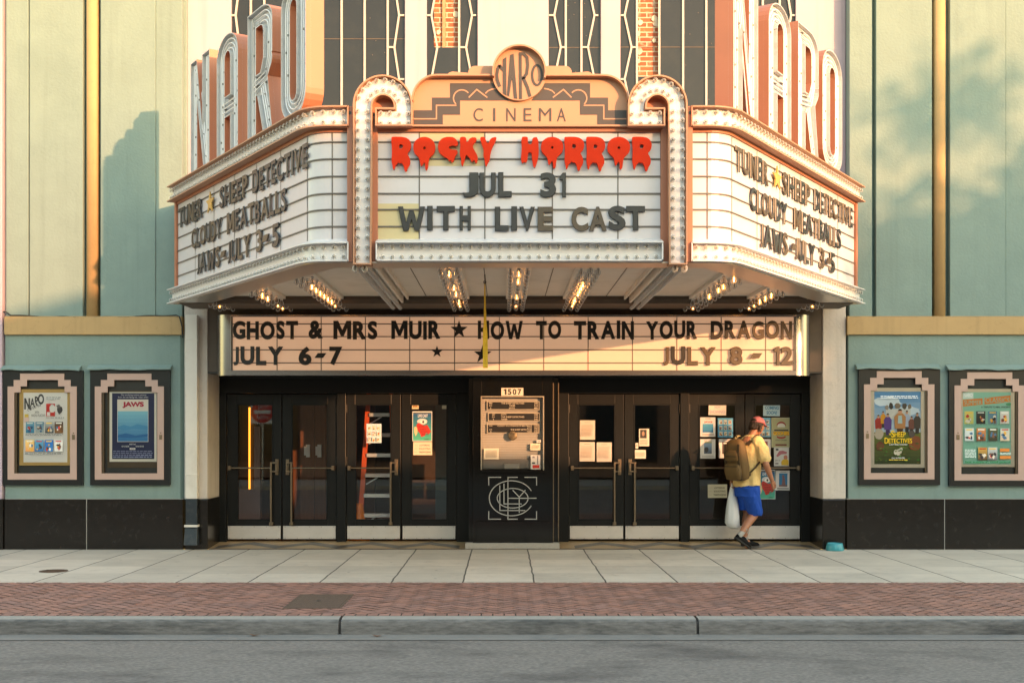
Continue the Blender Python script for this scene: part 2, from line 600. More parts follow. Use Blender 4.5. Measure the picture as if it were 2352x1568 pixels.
M_litglobe = glow('lit bulb glass', (1.0, .45, .12), .9)
M_neon = glow('orange lamp tube', (1.0, .36, .03), .55)
M_socket = pbr('bulb socket', (.62, .60, .56), .5, var=.2)
def bulbglass():
    m = bpy.data.materials.new('clear bulb glass')
    m.use_nodes = True
    n, l = m.node_tree.nodes, m.node_tree.links
    b = n['Principled BSDF']
    b.inputs['Base Color'].default_value = (.78, .77, .76, 1)
    b.inputs['Roughness'].default_value = .04
    t = n.new('ShaderNodeBsdfTransparent')
    t.inputs[0].default_value = (.93, .92, .9, 1)
    lw = n.new('ShaderNodeLayerWeight')
    lw.inputs[0].default_value = .5
    mx = n.new('ShaderNodeMixShader')
    l.new(lw.outputs['Facing'], mx.inputs[0])
    l.new(t.outputs[0], mx.inputs[1])
    l.new(b.outputs[0], mx.inputs[2])
    l.new(mx.outputs[0], n['Material Output'].inputs[0])
    return m
M_bulb = bulbglass()

# ================================================================== SETTING
mb = MB()
mb.quad((-70, -70, -.138), (70, -70, -.138), (70, -6.0, -.138), (-70, -6.0, -.138))
structure(mb.build('road', M_asphalt))
mb = MB()
mb.quad((-70, -6.46, -.133), (70, -6.46, -.133), (70, -6.15, -.130), (-70, -6.15, -.130))
structure(mb.build('gutter', pbr('gutter concrete', (.225, .203, .183), .9, var=.15, scale=6, bump=.3, bscale=120, dirt=(.13, .13, .13), dscale=2, damt=.6)))
# kerb stones, with the two joints in view
kj = [-16, PX(780, -6.2) - 3.06 * 2, PX(780, -6.2) - 3.06, PX(780, -6.2), PX(1603, -6.2), PX(1603, -6.2) + 3.06, PX(1603, -6.2) + 6.1, 17]
mb = MB()
prof = [(-6.02, .002), (-6.13, .0), (-6.165, -.006), (-6.185, -.02), (-6.195, -.05), (-6.215, -.19), (-6.02, -.19)]
for a, b in zip(kj, kj[1:]):
    g = .012
    rings = [[Vector((x, y, z)) for y, z in prof] for x in (a + g, b - g)]
    n = len(prof)
    for k in range(n):
        k2 = (k + 1) % n
        mb.add([rings[0][k], rings[0][k2], rings[1][k2], rings[1][k]], [(0, 1, 2, 3)], 1 if k in (0, 1) else 0)
    mb.add(rings[0], [tuple(reversed(range(n)))]); mb.add(rings[1], [tuple(range(n))])
mb.box(-16, 17, -6.16, -6.03, -.2, -.03, 2)
structure(mb.build('kerb', [M_kerb, M_kerbtop, M_rail]))
# concrete pavement with scored joints
def jointed():
    m = pbr('jointed pavement', (.60, .525, .435), .9, var=.12, scale=1.6, bump=.25, bscale=170, dirt=(.40, .355, .315), dscale=1.3, damt=.5)
    n, l = m.node_tree.nodes, m.node_tree.links
    b = n['Principled BSDF']
    old = b.inputs['Base Color'].links[0].from_socket
    geo = n.new('ShaderNodeNewGeometry')
    wob = n.new('ShaderNodeTexNoise'); wob.inputs['Scale'].default_value = 2.2; wob.inputs['Detail'].default_value = 8
    l.new(geo.outputs['Position'], wob.inputs['Vector'])
    sx = n.new('ShaderNodeSeparateXYZ'); l.new(geo.outputs['Position'], sx.inputs[0])
    def line(axis, off, pitch, half, amt):
        a = n.new('ShaderNodeMath'); a.operation = 'ADD'; a.inputs[1].default_value = -off
        l.new(sx.outputs[axis], a.inputs[0])
        wb = n.new('ShaderNodeMath'); wb.operation = 'MULTIPLY_ADD'; wb.inputs[1].default_value = .03
        l.new(wob.outputs['Fac'], wb.inputs[0]); l.new(a.outputs[0], wb.inputs[2])
        p = n.new('ShaderNodeMath'); p.operation = 'PINGPONG'; p.inputs[1].default_value = pitch / 2
        l.new(wb.outputs[0], p.inputs[0])
        c = n.new('ShaderNodeMapRange'); c.inputs['From Min'].default_value = half * .5; c.inputs['From Max'].default_value = half * 1.4
        c.inputs['To Min'].default_value = amt; c.inputs['To Max'].default_value = 0
        l.new(p.outputs[0], c.inputs['Value'])
        return c.outputs['Result']
    # each slab weathers to its own tone
    fl = []
    for ax, off, pitch in ((0, -.443 + .765 * 20, .765), (1, -.57 - .757 * 10, .757)):
        q1 = n.new('ShaderNodeMath'); q1.operation = 'SUBTRACT'; q1.inputs[1].default_value = off; l.new(sx.outputs[ax], q1.inputs[0])
        q2 = n.new('ShaderNodeMath'); q2.operation = 'DIVIDE'; q2.inputs[1].default_value = pitch; l.new(q1.outputs[0], q2.inputs[0])
        q3 = n.new('ShaderNodeMath'); q3.operation = 'FLOOR'; l.new(q2.outputs[0], q3.inputs[0])
        fl.append(q3.outputs[0])
    cb = n.new('ShaderNodeCombineXYZ'); l.new(fl[0], cb.inputs[0]); l.new(fl[1], cb.inputs[1])
    wn = n.new('ShaderNodeTexWhiteNoise'); wn.noise_dimensions = '2D'; l.new(cb.outputs[0], wn.inputs['Vector'])
    wr = n.new('ShaderNodeMapRange'); wr.inputs['To Min'].default_value = .86; wr.inputs['To Max'].default_value = 1.06; l.new(wn.outputs['Value'], wr.inputs['Value'])
    tone = n.new('ShaderNodeMix'); tone.data_type = 'RGBA'; tone.blend_type = 'MULTIPLY'; tone.inputs['Factor'].default_value = 1
    l.new(old, tone.inputs['A']); l.new(wr.outputs['Result'], tone.inputs['B'])
    st = n.new('ShaderNodeTexNoise'); st.inputs['Scale'].default_value = 3.5; st.inputs['Detail'].default_value = 10; st.inputs['Roughness'].default_value = .75
    l.new(geo.outputs['Position'], st.inputs['Vector'])
    sr = n.new('ShaderNodeMapRange'); sr.inputs['From Min'].default_value = .56; sr.inputs['From Max'].default_value = .74; sr.inputs['To Max'].default_value = .55; l.new(st.outputs['Fac'], sr.inputs['Value'])
    sm = n.new('ShaderNodeMix'); sm.data_type = 'RGBA'; sm.inputs['B'].default_value = (.24, .2, .165, 1)
    l.new(sr.outputs['Result'], sm.inputs['Factor']); l.new(tone.outputs['Result'], sm.inputs['A'])
    old = sm.outputs['Result']
    a = line(0, -.443 + .765 * 20 + .015, .765, .009, .92)
    bb = line(1, -.57 - .757 * 10 + .015, .757, .007, .42)
    mx = n.new('ShaderNodeMath'); mx.operation = 'MAXIMUM'
    l.new(a, mx.inputs[0]); l.new(bb, mx.inputs[1])
    mm = n.new('ShaderNodeMix'); mm.data_type = 'RGBA'; mm.inputs['B'].default_value = (.05, .045, .04, 1)
    l.new(mx.outputs[0], mm.inputs['Factor']); l.new(old, mm.inputs['A']); l.new(mm.outputs['Result'], b.inputs['Base Color'])
    # small dark gum spots
    vo = n.new('ShaderNodeTexVoronoi'); vo.inputs['Scale'].default_value = 2.6
    l.new(geo.outputs['Position'], vo.inputs['Vector'])
    cr = n.new('ShaderNodeMapRange'); cr.inputs['From Min'].default_value = .035; cr.inputs['From Max'].default_value = .06
    cr.inputs['To Min'].default_value = .6; cr.inputs['To Max'].default_value = 0
    l.new(vo.outputs['Distance'], cr.inputs['Value'])
    m3 = n.new('ShaderNodeMix'); m3.data_type = 'RGBA'; m3.inputs['B'].default_value = (.13, .12, .11, 1)
    l.new(cr.outputs['Result'], m3.inputs['Factor']); l.new(mm.outputs['Result'], m3.inputs['A']); l.new(m3.outputs['Result'], b.inputs['Base Color'])
    return m
M_jointed = jointed()
mb = MB()
mb.box(-16, 17, -3.68, .0, -.2, 0)
structure(mb.build('pavement', M_jointed))
# herringbone brick strip
def brickmat():
    m = pbr('paving brick', (.325, .165, .125), .88, var=.12, scale=9, bump=.3, bscale=140, dirt=(.16, .1, .085), dscale=2, damt=.4)
    n, l = m.node_tree.nodes, m.node_tree.links
    b = n['Principled BSDF']
    old = b.inputs['Base Color'].links[0].from_socket
    a = n.new('ShaderNodeAttribute'); a.attribute_name = 'Col'
    mm = n.new('ShaderNodeMix'); mm.data_type = 'RGBA'; mm.blend_type = 'MULTIPLY'; mm.inputs['Factor'].default_value = 1
    l.new(old, mm.inputs['A']); l.new(a.outputs['Color'], mm.inputs['B']); l.new(mm.outputs['Result'], b.inputs['Base Color'])
    return m
mb = MB()
YB0, YB1 = -6.02, -3.68
c45 = math.cos(R(45))
Lb, Wb, gp = .2, .1, .006
x0b, x1b = -7.2, 7.4
rng = random.Random(3)
def clip(poly, axis, lim, keep_greater):
    out = []
    for i in range(len(poly)):
        a, b = poly[i], poly[(i + 1) % len(poly)]
        ia = (a[axis] >= lim) == keep_greater; ib = (b[axis] >= lim) == keep_greater
        if ia: out.append(a)
        if ia != ib:
            t = (lim - a[axis]) / (b[axis] - a[axis])
            out.append(tuple(a[k] + t * (b[k] - a[k]) for k in (0, 1)))
    return out
nn = 130
for i in range(-nn, nn):
    for j in range(-nn, nn):
        # herringbone cell: shift (i: along (W, W)), (j: along (2L.., )) lattice
        bx, by = i * Wb + j * 2 * Lb, i * Wb
        for (rx, ry, w_, h_) in ((bx, by, Lb, Wb), (bx - Wb, by, Wb, Lb)):
            q = [(rx + gp, ry + gp), (rx + w_ - gp, ry + gp), (rx + w_ - gp, ry + h_ - gp), (rx + gp, ry + h_ - gp)]
            q = [((p[0] - p[1]) * c45, (p[0] + p[1]) * c45 - 4.8) for p in q]
            if max(p[1] for p in q) < YB0 or min(p[1] for p in q) > YB1 or max(p[0] for p in q) < x0b or min(p[0] for p in q) > x1b: continue
            q = clip(q, 1, YB0 + .125, True)
            if len(q) > 2: q = clip(q, 1, YB1 - .005, False)
            if len(q) < 3: continue
            k = rng.uniform(.84, 1.13)
            t = rng.uniform(-.06, .06)
            mb.add([(p[0], p[1], .001 + rng.uniform(0, .004)) for p in q], [tuple(range(len(q)))], 0, (k + t, k, k - t))
x = x0b
while x < x1b:
    k = rng.uniform(.75, 1.2)
    mb.quad((x + gp, YB0 + .006, .003), (x + .1 - gp, YB0 + .006, .003), (x + .1 - gp, YB0 + .12, .003), (x + gp, YB0 + .12, .003), 0, (k, k, k))
    x += .1
mb.box(-16, 17, YB0, YB1, -.2, -.006, 1)
structure(mb.build('brick_paving', [brickmat(), pbr('sand joint', (.125, .088, .07), .95, var=.3, scale=30)]))
# terrazzo apron of the entrance
YD = .70                                  # plane of the door leaves
SL = lambda y: .005 + y * .055
mb = MB()
mb.add([(-4.08, .002, SL(0)), (4.38, .002, SL(0)), (4.38, .95, SL(.95)), (-4.08, .95, SL(.95))], [(0, 1, 2, 3)])
ap = lambda x, y: (x, y, SL(y) + .003)
for x0_, x1_ in ((-4.0, -.62), (.98, 4.3)):
    nz = 8
    per = (x1_ - x0_) / nz
    for k in range(nz):
        xa, xb = x0_ + k * per, x0_ + (k + 1) * per
        ya, yb = (.17, .52) if k % 2 == 0 else (.52, .17)
        mb.add([ap(xa, ya - .13), ap(xb, yb - .13), ap(xb, yb + .13), ap(xa, ya + .13)], [(0, 1, 2, 3)], 1)
mb.add([ap(-4.08, .0), ap(4.38, .0), ap(4.38, .035), ap(-4.08, .035)], [(0, 1, 2, 3)], 1)
structure(mb.build('entrance_floor', [M_tan, M_dkt]))

# ================================================================== THE CINEMA BUILDING
B = thing('cinema_building', 'pale sage and cream cinema facade with black glass entrance doors', 'building', (.15, .3, 0))
ZT = 9.0
def X0(u): return PX(u, 0)
# --- wings
mb = MB()
mb.box(-6.86, -4.40, .12, .6, 3.19, ZT)
for a, b, y in ((14, 65, 0), (67.5, 190, 0), (231, 357, 0), (357.3, 418, .012)):
    mb.box(X0(a), X0(b), y, .14, 3.18, ZT)
mb.build('wing_wall', M_green, B, bevel=.008)
mb = MB()
mb.box(4.76, 9.5, .12, .6, 3.19, ZT)
for a, b, y in ((1951, 2003, 0), (2012, 2141, 0), (2182, 2310, 0), (2310.5, 2700, .012)):
    mb.box(X0(a), X0(b), y, .14, 3.18, ZT)
mb.build('wing_wall', M_green, B, bevel=.008)
for a, b in ((197, 223), (2147, 2173)):
    mb = MB()
    cx, hw = (X0(a) + X0(b)) / 2, (X0(b) - X0(a)) / 2
    pr = [(cx - hw, .13)] + [(cx - hw * math.cos(R(t)), .03 - .055 * math.sin(R(t))) for t in range(0, 181, 15)] + [(cx + hw, .13)]
    mb.loft([[Vector((x, y, z)) for x, y in pr] for z in (3.19, ZT)])
    mb.build('pilaster', M_yellow, B)
# ochre band, with a moulded top edge
for xa, xb in ((-6.86, X0(419)), (X0(1944), 9.5)):
    mb = MB()
    mb.box(xa, xb, -.045, .14, 2.945, 3.185)
    mb.box(xa, xb, -.03, .13, 3.185, 3.20)
    mb.build('wall_band', M_yellow, B, bevel=.012)
# lower walls
mb = MB()
mb.box(-6.86, X0(414), 0, .5, .68, 2.95)
mb.add([(X0(414), 0, .68), (X0(424), .1, .68), (X0(424), .1, 2.95), (X0(414), 0, 2.95), (X0(424), .5, .68), (X0(424), .5, 2.95), (X0(414), .5, .68), (X0(414), .5, 2.95)], [(0, 1, 2, 3), (1, 4, 5, 2), (3, 2, 5, 7)])
mb.build('lower_wall', M_green, B)
mb = MB()
mb.box(X0(1948), 9.5, 0, .5, .68, 2.95)
mb.build('lower_wall', M_green, B, bevel=.01)
# granite plinth
for rows in (((-6.86, X0(199.5)), (X0(201.5), X0(421))), ((X0(1944), X0(2167)), (X0(2169), 9.5))):
    mb = MB()
    for a, b in rows: mb.box(a, b, -.03, .3, 0, .69)
    mb.box(rows[0][1], rows[1][0], -.026, .2, 0, .688, 1)
    mb.box(rows[0][0], rows[1][1], -.018, .2, .686, .697, 1)
    mb.build('plinth', [M_granite, M_mortar], B)
# hoods over the display cases
for a, b, v in ((8, 188, 846), (204, 396, 845), (1964, 2155, 843), (2172, 2370, 845)):
    mb = MB()
    xa, xb = X0(a), X0(b)
    z = PZ(v, 0)
    n = 14
    for i in range(n):
        p, q = xa + (xb - xa) * i / n, xa + (xb - xa) * (i + 1) / n
        j = lambda x: .006 * math.sin(x * 9) + .004 * math.sin(x * 23)
        mb.quad((p, -.001, z + .045), (q, -.001, z + .045), (q, -.10, z - .012 + j(q)), (p, -.10, z - .012 + j(p)))
        mb.quad((p, -.10, z - .012 + j(p)), (q, -.10, z - .012 + j(q)), (q, -.10, z - .03 + j(q)), (p, -.10, z - .03 + j(p)))
    mb.add([(xa, -.001, z + .045), (xa, -.10, z - .012), (xa, -.10, z - .03), (xa, -.001, z - .03)], [(0, 1, 2, 3)])
    mb.add([(xb, -.001, z + .045), (xb, -.10, z - .012), (xb, -.10, z - .03), (xb, -.001, z - .03)], [(0, 1, 2, 3)])
    mb.build('hood', M_green, B)
# --- pillars either side of the entrance
for xa, xb in ((-4.40, -4.08), (4.38, X0(1943))):
    mb = MB()
    y0 = 0 if xa > 0 else .0
    mb.box(xa, xb, y0, 1.0, .69, 3.6)
    mb.box(xa + (.004 if xa < 0 else -.006), xb + (.006 if xa < 0 else -.004), y0 - .012, 1.0, 0, .69, 1)
    mb.build('pillar', [M_pillar, M_granite], B, bevel=.012)
# --- upper facade: cream piers between bays of slate glass
YC = .2
def XC(u): return PX(u, YC)
def ZC(v): return PZ(v, YC)
bays = ((531, 930), (980, 1097), (1260, 1380), (1425, 1828))
piers = [(418.5, 531), (930, 980), (1097, 1260), (1380, 1425), (1828, 1952)]
for a, b in piers:
    mb = MB()
    mb.box(XC(a) if a > 420 else -4.41, XC(b) if b < 1940 else 4.755, YC, YC + .5, 3.2, ZT)
    mb.build('facade_pier', M_cream, B, bevel=.006)
brick_red = bpy.data.materials.new('red brick'); brick_red.use_nodes = True
_n, _l = brick_red.node_tree.nodes, brick_red.node_tree.links
_b = _n['Principled BSDF']; _b.inputs['Roughness'].default_value = .85
_t = _n.new('ShaderNodeTexBrick'); _g = _n.new('ShaderNodeNewGeometry'); _s = _n.new('ShaderNodeSeparateXYZ'); _c = _n.new('ShaderNodeCombineXYZ')
_l.new(_g.outputs['Position'], _s.inputs[0]); _l.new(_s.outputs[0], _c.inputs[0]); _l.new(_s.outputs[2], _c.inputs[1]); _l.new(_c.outputs[0], _t.inputs['Vector'])
_t.inputs['Scale'].default_value = 1; _t.inputs['Brick Width'].default_value = .2; _t.inputs['Row Height'].default_value = .068
_t.inputs['Mortar Size'].default_value = .008; _t.inputs['Bias'].default_value = -.1
_t.inputs['Color1'].default_value = (.42, .13, .055, 1); _t.inputs['Color2'].default_value = (.28, .07, .035, 1); _t.inputs['Mortar'].default_value = (.55, .47, .36, 1)
_nz = _n.new('ShaderNodeTexNoise'); _nz.inputs['Scale'].default_value = 9; _nz.inputs['Detail'].default_value = 8
_l.new(_g.outputs['Position'], _nz.inputs['Vector'])
_m = _n.new('ShaderNodeMix'); _m.data_type = 'RGBA'; _m.inputs['B'].default_value = (.5, .4, .3, 1)
_r = _n.new('ShaderNodeMapRange'); _r.inputs['From Min'].default_value = .56; _r.inputs['From Max'].default_value = .7; _r.inputs['To Max'].default_value = .7
_l.new(_nz.outputs['Fac'], _r.inputs['Value']); _l.new(_r.outputs[0], _m.inputs['Factor']); _l.new(_t.outputs['Color'], _m.inputs['A'])
_l.new(_m.outputs['Result'], _b.inputs['Base Color'])
_bp = _n.new('ShaderNodeBump'); _bp.inputs['Strength'].default_value = .8; _bp.inputs['Distance'].default_value = .01; _bp.invert = True
_l.new(_t.outputs['Fac'], _bp.inputs['Height']); _l.new(_bp.outputs[0], _b.inputs['Normal'])
C2 = lambda x: 705.6 + .456 * x
bay_lines = {
    0: dict(vert=[575, 606, 660, 720, 784, 837, 890], zig=[(540, 549, 531, 575), (C2(462), C2(438), C2(490), C2(405))], seam=87),
    1: dict(vert=[C2(765)], zig=[(C2(625), C2(655), C2(603), None), (C2(830), C2(800), C2(850), C2(765))], seam=None),
    2: dict(vert=[C2(1303), C2(1382)], zig=[(C2(1245), C2(1278), C2(1218), C2(1303)), (C2(1448), C2(1415), C2(1467), C2(1382))], seam=107),
    3: dict(vert=[C2(1662), C2(1775), C2(1895), C2(2012), 1690, 1753, 1792], zig=[(C2(1600), C2(1635), C2(1580), C2(1662)), (1818, 1806, 1828, 1792)], seam=106)}
holes = {1: (996, 1052, 107, -260), 3: (C2(1662), C2(1775), 174, -260)}
for k, (a, b) in enumerate(bays):
    mb = MB()
    xa, xb = XC(a), XC(b)
    Yg = YC + .05
    if k in holes:
        h = holes[k]
        hx0, hx1, hz = XC(h[0]), XC(h[1]), ZC(h[2])
        mb.box(xa, hx0, Yg, YC + .5, 3.2, ZT); mb.box(hx1, xb, Yg, YC + .5, 3.2, ZT); mb.box(hx0, hx1, Yg, YC + .5, 3.2, hz)
    else: mb.box(xa, xb, Yg, YC + .5, 3.2, ZT)
    g = mb.build('glass_panel', M_darkpanel, B)
    if k in holes:
        q = MB(); q.box(hx0, hx1, Yg + .06, Yg + .12, hz, ZT); q.build('brick_infill', brick_red, g)
        if k == 1:
            q = MB(); px_ = XC(1019)
            q.box(px_ - .022, px_ + .022, Yg + .02, Yg + .06, hz - .02, ZT); q.build('batten', pbr('bare batten', (.38, .24, .13), .8, var=.25, scale=14), g)
        q = MB()
        rr = random.Random(5 + k)
        for _ in range(9 if k == 3 else 5):
            cx = rr.choice([hx0 + rr.uniform(.02, .07), hx1 - rr.uniform(.02, .07)]); cz = hz + rr.uniform(.05, 1.0)
            rd = rr.uniform(.03, .055)
            lp = [(cx + rd * rr.uniform(.7, 1.1) * math.cos(R(t)), cz + rd * rr.uniform(.7, 1.15) * math.sin(R(t))) for t in range(0, 360, 30)]
            q.prism([lp], wallframe(Yg + .05), -.012, rr.uniform(.0, .012))
        q.build('adhesive_daub', pbr('dry adhesive', (.6, .52, .42), .9, var=.2), g)
    L = bay_lines[k]
    yf = YC + .022
    for u in L['vert']:
        q = MB(); x = XC(u); q.box(x - .014, x + .014, yf, Yg + .01, 3.2, ZT); q.build('mullion', M_fin, g)
    for (ua, ub, ta, tb) in L['zig']:
        q = MB()
        zs = [ZC(34) + .445 * i for i in range(4, -9, -1)]
        pts = [(XC(ua if (i % 2 == 0) else ub), z) for i, z in zip(range(4, -9, -1), zs)]
        ribbon(q, pts, .026, wallframe(yf), -.03, 0)
        for (x, z), i in zip(pts, range(4, -9, -1)):
            t = ta if i % 2 == 0 else tb
            if t is not None: q.box(x, XC(t), yf + .002, Yg + .005, z - .012, z + .012)
        q.build('zigzag_bar', M_fin, g)
    if L['seam']:
        q = MB(); z = ZC(L['seam']); q.box(xa + .01, xb - .01, Yg - .003, Yg + .01, z - .005, z + .005)
        z -= 1.8; q.box(xa + .01, xb - .01, Yg - .003, Yg + .01, z - .005, z + .005)
        rr = random.Random(k)
        for _ in range(26):
            x = rr.uniform(xa + .05, xb - .05); zz = rr.uniform(5.4, 7.6)
            q.box(x - .006, x + .006, Yg - .004, Yg + .01, zz - .006, zz + .006)
        q.build('panel_seam', M_brownb, g)
# --- wall behind the entrance sign, ceiling of the recess, lobby
mb = MB()
mb.box(-4.08, 4.38, .02, .9, 2.44, 3.6)
mb.build('entrance_header', M_brownb, B)
mb = MB()
mb.box(-4.08, 4.38, .012, .98, 2.415, 2.44)
for k in range(5): mb.box(-3.6 + k * 1.6, -2.4 + k * 1.6, .2, .32, 2.40, 2.415, 1)
mb.build('entrance_ceiling', [M_black, pbr('ceiling strip', (.22, .2, .17), .5)], B)
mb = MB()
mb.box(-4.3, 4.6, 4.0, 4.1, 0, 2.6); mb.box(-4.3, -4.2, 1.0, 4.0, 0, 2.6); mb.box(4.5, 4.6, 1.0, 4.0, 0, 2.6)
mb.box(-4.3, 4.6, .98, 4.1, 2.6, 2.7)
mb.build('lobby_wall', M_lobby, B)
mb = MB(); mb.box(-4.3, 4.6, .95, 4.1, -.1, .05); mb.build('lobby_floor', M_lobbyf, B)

# --- door frames and leaves
ZD0 = .075
def XD(u): return PX(u, YD)
def ZD(v): return PZ(v, YD)
ztop = ZD(905)
mb = MB()
mb.box(-4.08, 4.38, YD - .02, YD + .09, ztop + .012, 2.44)
for a, b in ((500, 521), (773.6, 795), (1048.6, 1086), (1270, 1306.4), (1562, 1582.4), (1839.4, 1862)):
    mb.box(max(XD(a), -4.08), min(XD(b), 4.38), YD - .03, YD + .09, SL(YD) - .02, ztop + .014)
mb.box(-4.08, 4.38, YD - .05, YD + .1, ZD(868), 2.42)
mb.build('door_frame', M_door, B, bevel=.006)
hinge_l = []
def leaf(u0, u1, g0, g1, side, vertical=True, bar=True):
    """side: where the pull handle stands, -1 at the left edge, +1 at the right edge"""
    x0, x1, a, b = XD(u0), XD(u1), XD(g0), XD(g1)
    zg0, zg1 = ZD(1194), ZD(928)
    m = MB()
    y0, y1 = YD, YD + .045
    m.box(x0, a, y0, y1, ZD0, ztop); m.box(b, x1, y0, y1, ZD0, ztop)
    m.box(a, b, y0, y1, ZD0, zg0); m.box(a, b, y0, y1, zg1, ztop)
    d = m.build('door', M_door, B, bevel=.004)
    m = MB()
    t = .014
    m.box(a, a + t, y0 - .006, y0 + .01, zg0, zg1); m.box(b - t, b, y0 - .006, y0 + .01, zg0, zg1)
    m.box(a + t, b - t, y0 - .006, y0 + .01, zg0, zg0 + t); m.box(a + t, b - t, y0 - .006, y0 + .01, zg1 - t, zg1)
    m.build('glazing_bead', M_door, d)
    m = MB(); m.quad((a, y0 + .022, zg0), (b, y0 + .022, zg0), (b, y0 + .022, zg1), (a, y0 + .022, zg1)); m.build('glass_pane', M_pane, d)
    m = MB(); m.box(x0 + .012, x1 - .012, y0 - .006, y0 + .004, ZD(1237), ZD(1207))
    for i in range(5):
        for z in (ZD(1237) + .012, ZD(1207) - .012):
            xx = x0 + .04 + (x1 - x0 - .08) * i / 4
            m.box(xx - .005, xx + .005, y0 - .008, y0, z - .005, z + .005, 1)
    m.build('kick_plate', [M_steel, M_bronze], d, bevel=.002)
    hx = x1 - .07 if side > 0 else x0 + .07
    if bar:
        m = MB(); zb = ZD(1074); yb = y0 - .07
        far = x0 + .045 if side > 0 else x1 - .045
        near = hx - side * .07
        m.tube([(far, yb, zb), (near, yb, zb)], .0115, 8)
        m.box(far - .02, far + .02, yb - .008, y0, zb - .03, zb + .03)
        m.build('push_bar', M_bronze, d)
    if vertical:
        m = MB(); xv = hx - side * .07; yb = y0 - .065
        zt, zb2, zbot = ZD(1062), ZD(1082), ZD(1200)
        m.box(xv - .012, xv + .012, yb - .012, yb + .012, zbot, zt + .01)
        m.box(min(xv, hx) - .0, max(xv, hx) + .02, yb - .01, yb + .01, zt - .012, zt + .01)
        m.box(min(xv, hx) - .0, max(xv, hx) + .02, yb - .01, yb + .01, zb2 - .01, zb2 + .01)
        m.box(hx - .018, hx + .03, y0 - .02, y0 + .002, zb2 - .05, zt + .05)
        m.box(hx - .012, hx + .012, yb + .01, y0, zb2 - .01, zt)
        m.box(xv - .025, xv + .025, y0 - .075, y0 + .002, zbot - .03, zbot + .012)
        m.build('handle', M_bronze, d, bevel=.003)
    hs = x0 + .004 if side > 0 else x1 - .004
    for z in (.35, 1.2, 1.95):
        m = MB(); m.tube([(hs, y0 - .008, z - .06), (hs, y0 - .008, z + .06)], .009, 8); m.build('hinge', M_black, d)
    return d
leaf(521.6, 646.7, 544, 627, 1)
leaf(648.5, 773, 670, 753, -1)
leaf(795.7, 920.5, 816, 899, 1)
leaf(922.7, 1047.9, 944, 1027.6, -1, False, False)
leaf(1307, 1433, 1328, 1413, 1)
leaf(1434.5, 1561, 1456, 1540.6, -1)
leaf(1583, 1710, 1604.5, 1689.6, 1, False)
leaf(1711.5, 1838.7, 1733, 1816, -1, False)

# --- lobby interior seen through the glass
mb = MB()
mb.box(-3.75, -3.05, 3.9, 3.98, .05, 2.2); mb.box(-2.9, -2.2, 3.9, 3.98, .05, 2.2)
mb.build('lobby_door', M_wood, B)
mb = MB(); mb.box(PX(690, 2.4), PX(722, 2.4), 2.4, 2.46, .05, 2.3); mb.box(PX(723, 2.4), PX(748, 2.4), 2.4, 2.46, .05, 2.3)
ld = mb.build('lobby_door', M_wood, B)
for u_ in (708, 734):
    mb = MB(); x_ = PX(u_, 2.36); mb.box(x_ - .03, x_ + .03, 2.33, 2.40, 1.22, 1.42); mb.box(x_ - .06, x_ - .03, 2.33, 2.36, 1.25, 1.39); mb.build('pull_handle', M_alu, ld)
mb = MB(); mb.box(PX(548, 1.6), PX(596, 1.6), 1.62, 1.70, .05, .75); mb.box(PX(584, 1.6), PX(598, 1.6), 1.58, 1.72, .05, 1.7); mb.build('counter_and_reflection', pbr('lobby pink panel', (.35, .22, .2), .6), B)  # the tall pink box stands in for a column reflected in the pane
mb = MB(); mb.box(PX(1000, 1.5), PX(1030, 1.5), 1.5, 1.56, .05, 2.4); mb.box(PX(755, 1.8), PX(775, 1.8), 1.8, 1.86, .05, 2.4); mb.build('lobby_panel', pbr('lobby teal panel', (.09, .14, .14), .5), B)
t = thing('lamp_tube', 'glowing orange upright tube lamp behind the leftmost entrance door', 'lamp', (PX(573, 1.9), 1.9, .05))
m = MB(); x = PX(573, 1.9)
m.tube([(x, 1.9, PZ(1135, 1.9)), (x, 1.9, PZ(935, 1.9))], .014, 10); m.build('tube', M_neon, t)
m = MB(); m.box(x - .16, x + .12, 1.96, 2.0, .05, 2.3); m.box(x - .035, x + .035, 1.86, 1.94, PZ(935, 1.9), PZ(928, 1.9)); m.box(x - .035, x + .035, 1.86, 1.94, PZ(1142, 1.9), PZ(1135, 1.9)); m.build('backplate', pbr('lamp backplate', (.06, .035, .015), .4, metal=.3), t)
# step ladder just inside the third door
YL = 1.0
t = thing('step_ladder', 'orange step ladder with silver treads standing behind the third glass door', 'ladder', (PX(868, YL), YL, .05))
lx = lambda z: PX(827, YL) + (z - .05) * (PX(843, YL) - PX(827, YL)) / 1.95
rx = lambda z: PX(913, YL) - (z - .05) * .05
for fn, dy in ((lx, 0), (rx, 0)):
    m = MB(); z0, z1 = .05, 2.5
    yy = lambda z: YL + (z - 1) * .12
    m.add([(fn(z0) - .035, yy(z0) - .03, z0), (fn(z0) + .035, yy(z0) - .03, z0), (fn(z0) + .035, yy(z0) + .03, z0), (fn(z0) - .035, yy(z0) + .03, z0),
           (fn(z1) - .03, yy(z1) - .03, z1), (fn(z1) + .03, yy(z1) - .03, z1), (fn(z1) + .03, yy(z1) + .03, z1), (fn(z1) - .03, yy(z1) + .03, z1)],
          [(0, 1, 5, 4), (1, 2, 6, 5), (2, 3, 7, 6), (3, 0, 4, 7), (0, 3, 2, 1), (4, 5, 6, 7)])
    m.build('side_rail', M_orange, t)
for i, v in enumerate((1182, 1137, 1091, 1045, 998.5, 952)):
    z = PZ(v, YL); y = YL + (z - 1) * .12
    m = MB(); m.box(lx(z) + .03, rx(z) - .03, y - .06, y + .06, z - .028, z + .028)
    if i % 2 == 0 or i > 3:
        xa = lx(z) + .04
        m.tube([(xa, y, z - .13), (xa + .17, y, z - .03)], .012, 6)
    m.build('tread', M_alu, t, bevel=.006)
